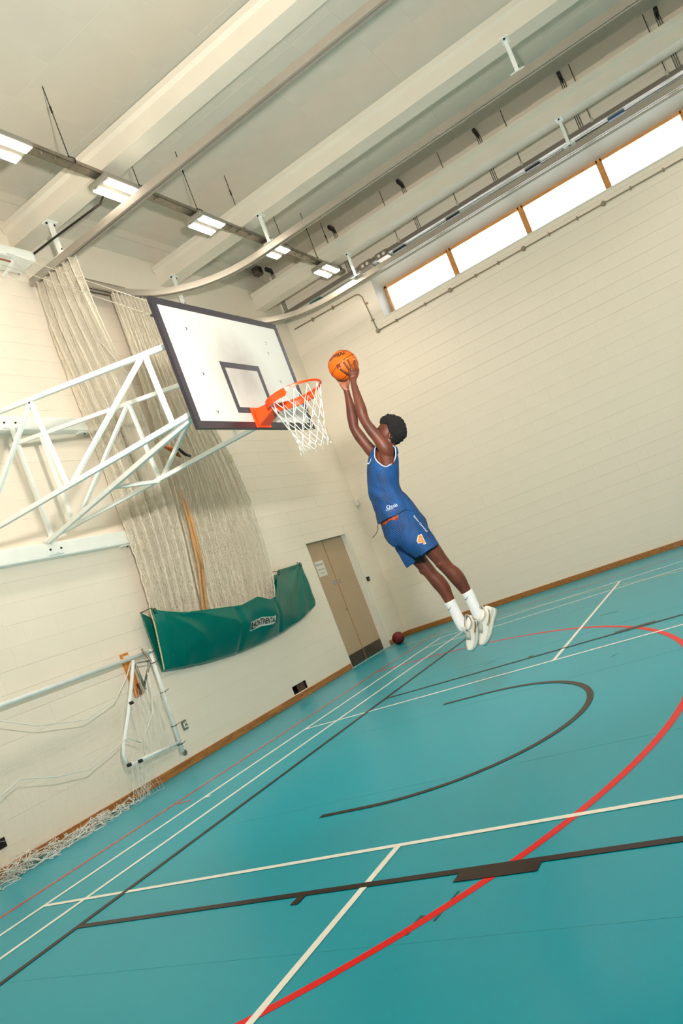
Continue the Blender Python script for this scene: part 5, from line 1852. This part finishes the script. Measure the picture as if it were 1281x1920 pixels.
for v in sme.vertices:
    co = v.co
    f1 = mnoise.noise(Vector((co.x * 10, co.y * 7, co.z * 5 + co.x * 4)))
    f2 = mnoise.noise(Vector((co.x * 22 - co.z * 8, co.y * 14, co.z * 10)))
    v.co = co + v.normal * (0.011 * f1 + 0.005 * f2 + 0.003)
shorts_o = pchild(sme, 'shorts', KITS)
shorts_o.modifiers.new('t', 'SOLIDIFY').thickness = 0.0025
# waistband: orange mottled with dark
wb = MB()
limb(wb, [vring((-0.1239, 0, -0.2564), (0.1538, 0, -0.1154), 0.166), vring((-0.1368, 0, -0.2094), (0.1325, 0, -0.0727), 0.164)], 40, ball_ends=False, k=2)
wband = pchild(wb, 'waistband', mat('waistband_orange', rgb(214, 84, 24), 0.6, col2=rgb(26, 24, 46), vscale=16))
cordp = [(-0.1626, -0.05, -0.2373), (-0.1588, -0.055, -0.2671), (-0.172, -0.06, -0.3012), (-0.1933, -0.062, -0.3266), (-0.2039, -0.062, -0.3393)]
pchild(MB().tube([Vector(p) for p in cordp], 0.0032, 6), 'drawstring', CABB)

# printed marks on the kit: projected on to the cloth from its left side
def bvh_of(o):
    dg = bpy.context.evaluated_depsgraph_get()
    dg.update()
    bm = bmesh.new()
    bm.from_mesh(o.data)
    t = BVHTree.FromBMesh(bm)
    bm.free()
    return t
def print_on(me, tree, origin, xdir, zdir, m, name, parent, lift=0.0042):
    o3, xd, zd = Vector(origin), Vector(xdir).normalized(), Vector(zdir).normalized()
    bm = bmesh.new()
    bm.from_mesh(me)
    bmesh.ops.triangulate(bm, faces=bm.faces)
    bmesh.ops.subdivide_edges(bm, edges=[e for e in bm.edges if e.calc_length() > 0.012], cuts=2)
    bm.to_mesh(me)
    bm.free()
    for v in me.vertices:
        p = o3 + xd * v.co.x + zd * v.co.y
        hit = tree.ray_cast(Vector((p.x, -0.6, p.z)), Vector((0, 1, 0)))
        y = hit[0].y if hit[0] is not None else o3.y
        v.co = Vector((p.x, y - lift - v.co.z, p.z))
    me.materials.append(m)
    return link(name, me, parent)
vt_ = bvh_of(vest_o)
st_ = bvh_of(shorts_o)
PRW = mat('print_white', rgb(206, 220, 236), 0.6)
PRO = mat('print_orange', rgb(232, 120, 14), 0.6)
PRG = mat('print_grey_red', rgb(110, 84, 120), 0.6)
xd = Vector((0.965, 0, 0.26)); zd = Vector((-0.26, 0, 0.965))
print_on(text_mesh('Oasis', 0.040), vt_, (-0.061, -0.15, -0.0936), xd, zd, PRW, 'print', vest_o)
print_on(text_mesh('DOMESTIC', 0.0125), vt_, (-0.0777, -0.15, -0.1186), xd, zd, PRW, 'print', vest_o)
print_on(text_mesh('ABUSE SERVICES', 0.011), vt_, (-0.0464, -0.15, -0.1257), xd, zd, PRG, 'print', vest_o)
x4 = Vector((0.66, 0, 0.30)); z4 = Vector((-0.50, 0, 0.86))
def poly_mesh(loops, faces):
    return MB().add([(x, y, 0) for x, y in loops], faces).mesh('print')
def four(grow):
    g = grow
    # outline of the slanted numeral, triangulated by hand
    k_ = 0.86
    P = [(-0.028 - g, -0.018 - g), (0.004, -0.018 - g), (0.006, -0.040 - g), (0.026 + g, -0.040 - g), (0.026 + g, 0.046 + g), (0.002 - g, 0.046 + g), (-0.030 - g, 0.002 + g),
         (-0.012 + g, -0.000 + g * 0.3), (0.006 - g, -0.000 + g * 0.3), (0.006 - g, 0.026 - g)]
    F = [(0, 1, 8, 7), (1, 2, 3, 8), (3, 4, 9, 8), (4, 5, 9), (5, 6, 7, 9), (6, 0, 7)]
    return poly_mesh([(x * k_, y * k_) for x, y in P], F)
xdd = Vector((0.87, 0, 0.49)); zdd = Vector((-0.49, 0, 0.87)) 
xdd = Vector((0.90, 0, 0.30)); zdd = Vector((-0.42, 0, 0.90))
print_on(four(0.005), st_, (0.1591, -0.2, -0.3597), xdd, zdd, PRW, 'print', shorts_o, 0.0042)
print_on(four(0.0), st_, (0.1591, -0.2, -0.3597), xdd, zdd, PRO, 'print', shorts_o, 0.0062)
xs_ = Vector((0.62, 0, -0.78)); zs_ = Vector((0.78, 0, 0.62))
print_on(text_mesh('Stones Quenchall', 0.023), st_, (0.1621, -0.15, -0.2292), xs_, zs_, PRW, 'print', shorts_o)
# chest mark
def swoosh(s):
    P = [(-0.5, 0.02), (-0.42, -0.16), (-0.25, -0.20), (0.0, -0.10), (0.5, 0.22), (0.0, 0.0), (-0.22, -0.06), (-0.36, -0.02)]
    P = [(x * s, y * s) for x, y in P]
    return poly_mesh(P, [(0, 1, 7), (1, 2, 6, 7), (2, 3, 5, 6), (3, 4, 5)])
print_on(swoosh(0.065), vt_, (-0.2276, -0.12, 0.2669), (0.75, 0, 0.66), (-0.66, 0, 0.75), PRW, 'print', vest_o)

# socks
SOCK = mat('white_sock', rgb(232, 232, 234), 0.8, bump=0.15, bscale=220)
def sock(rings, label):
    mb = MB()
    etube(mb, refine(rings, 4), 24)
    o = pchild(mb, 'sock', SOCK)
    c_, a_, b_ = rings[0]
    d = (Vector(rings[1][0]) - Vector(c_)).normalized()
    return o
sn_ = sock([((0.5393, -0.08, -0.7596), 0.0465, 0.045), ((0.5606, -0.079, -0.7955), 0.0450, 0.044), ((0.5861, -0.078, -0.8505), 0.0435, 0.043), ((0.6117, -0.077, -0.9054), 0.0445, 0.043), ((0.633, -0.076, -0.9434), 0.0455, 0.043), ((0.6545, -0.074, -0.9774), 0.044, 0.042)], '')
sf_ = sock([((0.4315, 0.082, -0.8462), 0.0480, 0.046), ((0.4508, 0.081, -0.8808), 0.0460, 0.045), ((0.4766, 0.08, -0.9283), 0.0440, 0.044), ((0.5022, 0.078, -0.9801), 0.0450, 0.044), ((0.5319, 0.075, -1.0361), 0.0460, 0.044), ((0.5531, 0.073, -1.0706), 0.044, 0.043)], '')
for so, at_ in ((sn_, (0.5354, -0.13, -0.812)), (sf_, (0.4286, 0.03, -0.9036))):
    tr_ = bvh_of(so)
    print_on(swoosh(0.042), tr_, at_, (0.80, 0, 0.60), (-0.60, 0, 0.80), INK, 'print', so, 0.0012)
# shoes
SHOE = mat('pearl_shoe_upper', rgb(224, 222, 212), 0.38, var=0.05, vscale=14)
SHOE2 = mat('shoe_mesh', rgb(204, 198, 190), 0.7, var=0.08, vscale=60, bump=0.3, bscale=300)
SOLE = mat('shoe_sole', rgb(196, 198, 188), 0.5)
GOLD = mat('gold_mark', rgb(178, 132, 62), 0.35, metal=0.4)
def shoe(heel, toe, updir, side, label):
    """heel, toe: points of the sole line; updir: from sole to instep"""
    heel, toe = Vector(heel), Vector(toe)
    ax = toe - heel
    Ls = ax.length
    ax.normalize()
    up = Vector(updir)
    up = (up - ax * ax.dot(up)).normalized()
    wd = up.cross(ax).normalized()
    if wd.dot(Vector((0, -1, 0))) < 0:
        wd = -wd             # wd points to the viewer's side
    root = empty('shoe')
    root.parent = player
    root['label'] = label
    del root['label']
    st = [(0.00, 0.026, 0.060, 0.012), (0.05, 0.034, 0.082, 0.004), (0.14, 0.039, 0.100, 0.0), (0.26, 0.039, 0.103, 0.0), (0.38, 0.040, 0.098, 0.0), (0.52, 0.043, 0.080, 0.0), (0.66, 0.046, 0.061, 0.001), (0.80, 0.042, 0.047, 0.004), (0.91, 0.032, 0.037, 0.009), (0.98, 0.019, 0.028, 0.014), (1.0, 0.008, 0.022, 0.017)]
    A = np.array(st)
    t = np.linspace(0, 1, 41)
    B = catmull(A, t)
    # upper
    mb = MB()
    n = 22
    for q in B:
        u, w, h, lift = q
        c_ = heel + ax * (u * Ls) + up * lift
        for k in range(n):
            a_ = 2 * math.pi * k / n
            x_ = math.cos(a_)
            z_ = math.sin(a_)
            zz = h * 0.5 * (1 + (abs(z_) ** 0.85) * (1 if z_ > 0 else -1))
            ww = w * (math.copysign(abs(x_) ** 0.75, x_)) * (1 - 0.38 * max(0, z_))
            mb.v.append(tuple(c_ + wd * ww + up * zz))
    m_ = len(B)
    for i in range(m_ - 1):
        for k in range(n):
            k2 = (k + 1) % n
            mb.f.append((i * n + k, i * n + k2, (i + 1) * n + k2, (i + 1) * n + k))
    mb.f.append(tuple(range(n))[::-1])
    mb.f.append(tuple((m_ - 1) * n + k for k in range(n)))
    up_o = pchild(mb, 'upper', SHOE, parent=root)
    # sole slab
    mb = MB()
    prof = []
    for q in B:
        u, w, h, lift = q
        c_ = heel + ax * (u * Ls) + up * lift
        for (sx, dz) in ((-1.06, -0.016), (1.06, -0.016), (1.10, 0.004), (1.02, 0.014), (-1.02, 0.014), (-1.10, 0.004)):
            mb.v.append(tuple(c_ + wd * w * sx + up * dz))
    for i in range(m_ - 1):
        for k in range(6):
            mb.f.append((i * 6 + k, i * 6 + (k + 1) % 6, (i + 1) * 6 + (k + 1) % 6, (i + 1) * 6 + k))
    mb.f.append((5, 4, 3, 2, 1, 0))
    mb.f.append(tuple((m_ - 1) * 6 + k for k in range(6)))
    so_ = pchild(mb, 'sole', SOLE, parent=root)
    # dark collar rim and tongue
    cc = heel + ax * (0.235 * Ls) + up * 0.100
    ring = [cc + ax * (0.062 * math.cos(a_) * (1.1 if math.cos(a_) > 0 else 0.95)) + wd * 0.032 * math.sin(a_) + up * (0.012 * math.cos(2 * a_) - 0.012 * math.cos(a_)) for a_ in np.linspace(0, 2 * math.pi, 28, endpoint=False)]
    pchild(MB().tube(ring, 0.0065, 8, closed=True), 'collar', SHOE2, parent=root)
    ring2 = [p + up * 0.0055 for p in ring]
    pchild(MB().tube(ring2, 0.0022, 6, closed=True), 'collar_piping', BLACK, parent=root)
    tg = MB()
    for i, (u, wv, zv) in enumerate(((0.40, 0.018, 0.122), (0.46, 0.022, 0.0965), (0.55, 0.024, 0.0810), (0.70, 0.020, 0.0605))):
        c_ = heel + ax * (u * Ls)
        for k in range(5):
            s_ = (k - 2) / 2
            tg.v.append(tuple(c_ + wd * wv * s_ + up * (zv - 0.006 * s_ * s_)))
    for i in range(3):
        for k in range(4):
            tg.f.append((i * 5 + k, i * 5 + k + 1, (i + 1) * 5 + k + 1, (i + 1) * 5 + k))
    to_ = pchild(tg, 'tongue', SHOE2, parent=root)
    to_.modifiers.new('t', 'SOLIDIFY').thickness = 0.006
    for i, u in enumerate((0.42, 0.48, 0.54, 0.60, 0.66)):
        zv = 0.106 - 0.048 * (u - 0.42) / 0.24 - 0.004
        c_ = heel + ax * (u * Ls) + up * zv
        pchild(MB().tube([c_ - wd * 0.026 - up * 0.010, c_ - wd * 0.010, c_ + wd * 0.010, c_ + wd * 0.026 - up * 0.010], 0.0032, 6), 'lace', NETW, parent=root)
    c_ = heel + ax * (0.40 * Ls) + up * 0.112
    for s_ in (-1, 1):
        pchild(MB().tube([c_, c_ + wd * 0.025 * s_ + up * 0.028 - ax * 0.01, c_ + wd * 0.035 * s_ + up * 0.02 + ax * 0.02, c_ + ax * 0.008], 0.003, 6), 'lace_bow', NETW, parent=root)
        pchild(MB().tube([c_, c_ + wd * 0.012 * s_ + up * 0.03 + ax * 0.02, c_ + wd * 0.02 * s_ + up * 0.024 + ax * 0.045], 0.0025, 6), 'lace_end', NETW, parent=root)
    # gold flash on the side
    P = [(0.06, 0.078), (0.10, 0.062), (0.20, 0.046), (0.34, 0.036), (0.44, 0.034), (0.49, 0.040), (0.485, 0.050), (0.44, 0.054), (0.36, 0.050), (0.22, 0.056), (0.12, 0.068)]
    dg = None
    bm = bmesh.new(); bm.from_mesh(up_o.data)
    tree = BVHTree.FromBMesh(bm)
    bm.free()
    for sgn in (1, -1):
        g_ = MB()
        pv = []
        for (u, z_) in P:
            p = heel + ax * (u * Ls) + up * z_
            h_ = tree.ray_cast(p + wd * sgn * 0.2, -wd * sgn)
            pv.append((h_[0] if h_[0] is not None else p + wd * sgn * 0.04) + wd * sgn * 0.0016)
        g_.add(pv, [(0, 1, 10), (1, 2, 9, 10), (2, 3, 8, 9), (3, 4, 7, 8), (4, 5, 6, 7)])
        go = pchild(g_, 'side_mark', GOLD, smooth=False, parent=root)
        go.modifiers.new('t', 'SOLIDIFY').thickness = 0.002
    # toe and side panel in mesh
    return root
shoe((0.7523, -0.08, -0.8925), (0.6675, -0.11, -1.1888), (-0.86, -0.42, 0.12), 1, 'near')
shoe((0.6454, 0.08, -0.976), (0.6004, 0.02, -1.2459), (-0.72, -0.66, 0.10), -1, 'far')

# ================================================================== BASKETBALL IN THE HANDS
BALLM = bpy.data.materials.new('orange_leather')
BALLM.use_nodes = True
nt = BALLM.node_tree
b_ = nt.nodes['Principled BSDF']
b_.inputs['Base Color'].default_value = rgb(208, 92, 2)
b_.inputs['Roughness'].default_value = 0.55
b_.inputs['Specular IOR Level'].default_value = 0.3
tc = nt.nodes.new('ShaderNodeTexCoord')
vo = nt.nodes.new('ShaderNodeTexVoronoi')
vo.inputs['Scale'].default_value = 300
bp = nt.nodes.new('ShaderNodeBump')
bp.inputs['Strength'].default_value = 0.25
bp.inputs['Distance'].default_value = 0.002
nt.links.new(tc.outputs['Object'], vo.inputs['Vector'])
nt.links.new(vo.outputs['Distance'], bp.inputs['Height'])
nt.links.new(bp.outputs['Normal'], b_.inputs['Normal'])
BALL_C = pm @ Vector((-0.4329, 0, 1.0462))
BR = 0.1205
seamM = mat('ball_seam', rgb(48, 20, 12), 0.6)
# ball axes in the figure's frame: seam plane tilted as held
ez = Vector((0.52, -0.66, 0.55)).normalized()
ey = Vector((-0.66, 0.107, 0.745))
ey = (ey - ez * ey.dot(ez)).normalized()
ex = ey.cross(ez)
Mb = Matrix((ex, ey, ez)).transposed()
bq = (pm.to_3x3() @ Mb).to_quaternion()
bball = ball('basketball', BALL_C, BR, BALLM, seamM, 'orange basketball held up in both hands beside the hoop', 'basketball', bq)
# lettering and small square mark, wrapped on the sphere
def ball_print(me, centre_dir, xd_, m, name):
    cd_ = Vector(centre_dir).normalized()
    xa = Vector(xd_); xa = (xa - cd_ * xa.dot(cd_)).normalized()
    ya = cd_.cross(xa)
    bm = bmesh.new(); bm.from_mesh(me)
    bmesh.ops.triangulate(bm, faces=bm.faces)
    bmesh.ops.subdivide_edges(bm, edges=[e for e in bm.edges if e.calc_length() > 0.01], cuts=2)
    bm.to_mesh(me); bm.free()
    R3 = pm.to_3x3()
    inv = bq.to_matrix().inverted()
    for v in me.vertices:
        p = (cd_ + xa * (v.co.x / BR) + ya * (v.co.y / BR)).normalized() * (BR + 0.0012)
        v.co = inv @ (R3 @ p)
    me.materials.append(m)
    return link(name, me, bball)
ball_print(text_mesh('Wilson', 0.058, bold=0.0022), (-0.46, -0.72, 0.46), (-0.90, 0.20, -0.30), mat('ball_ink', rgb(40, 24, 16), 0.5), 'lettering')
sqm = MB().box(-0.016, 0.016, -0.016, 0.016, 0, 0.0001).mesh('mark')
ball_print(sqm, (-0.34, -0.86, -0.26), (0.86, 0.1, 0.4), mat('ball_dark_red', rgb(140, 38, 8), 0.5), 'square_mark')
ball_print(text_mesh('FIBA', 0.013), (-0.345, -0.875, -0.262), (0.86, 0.1, 0.4), mat('ball_ink', rgb(40, 24, 16), 0.5), 'lettering').data.materials[0]
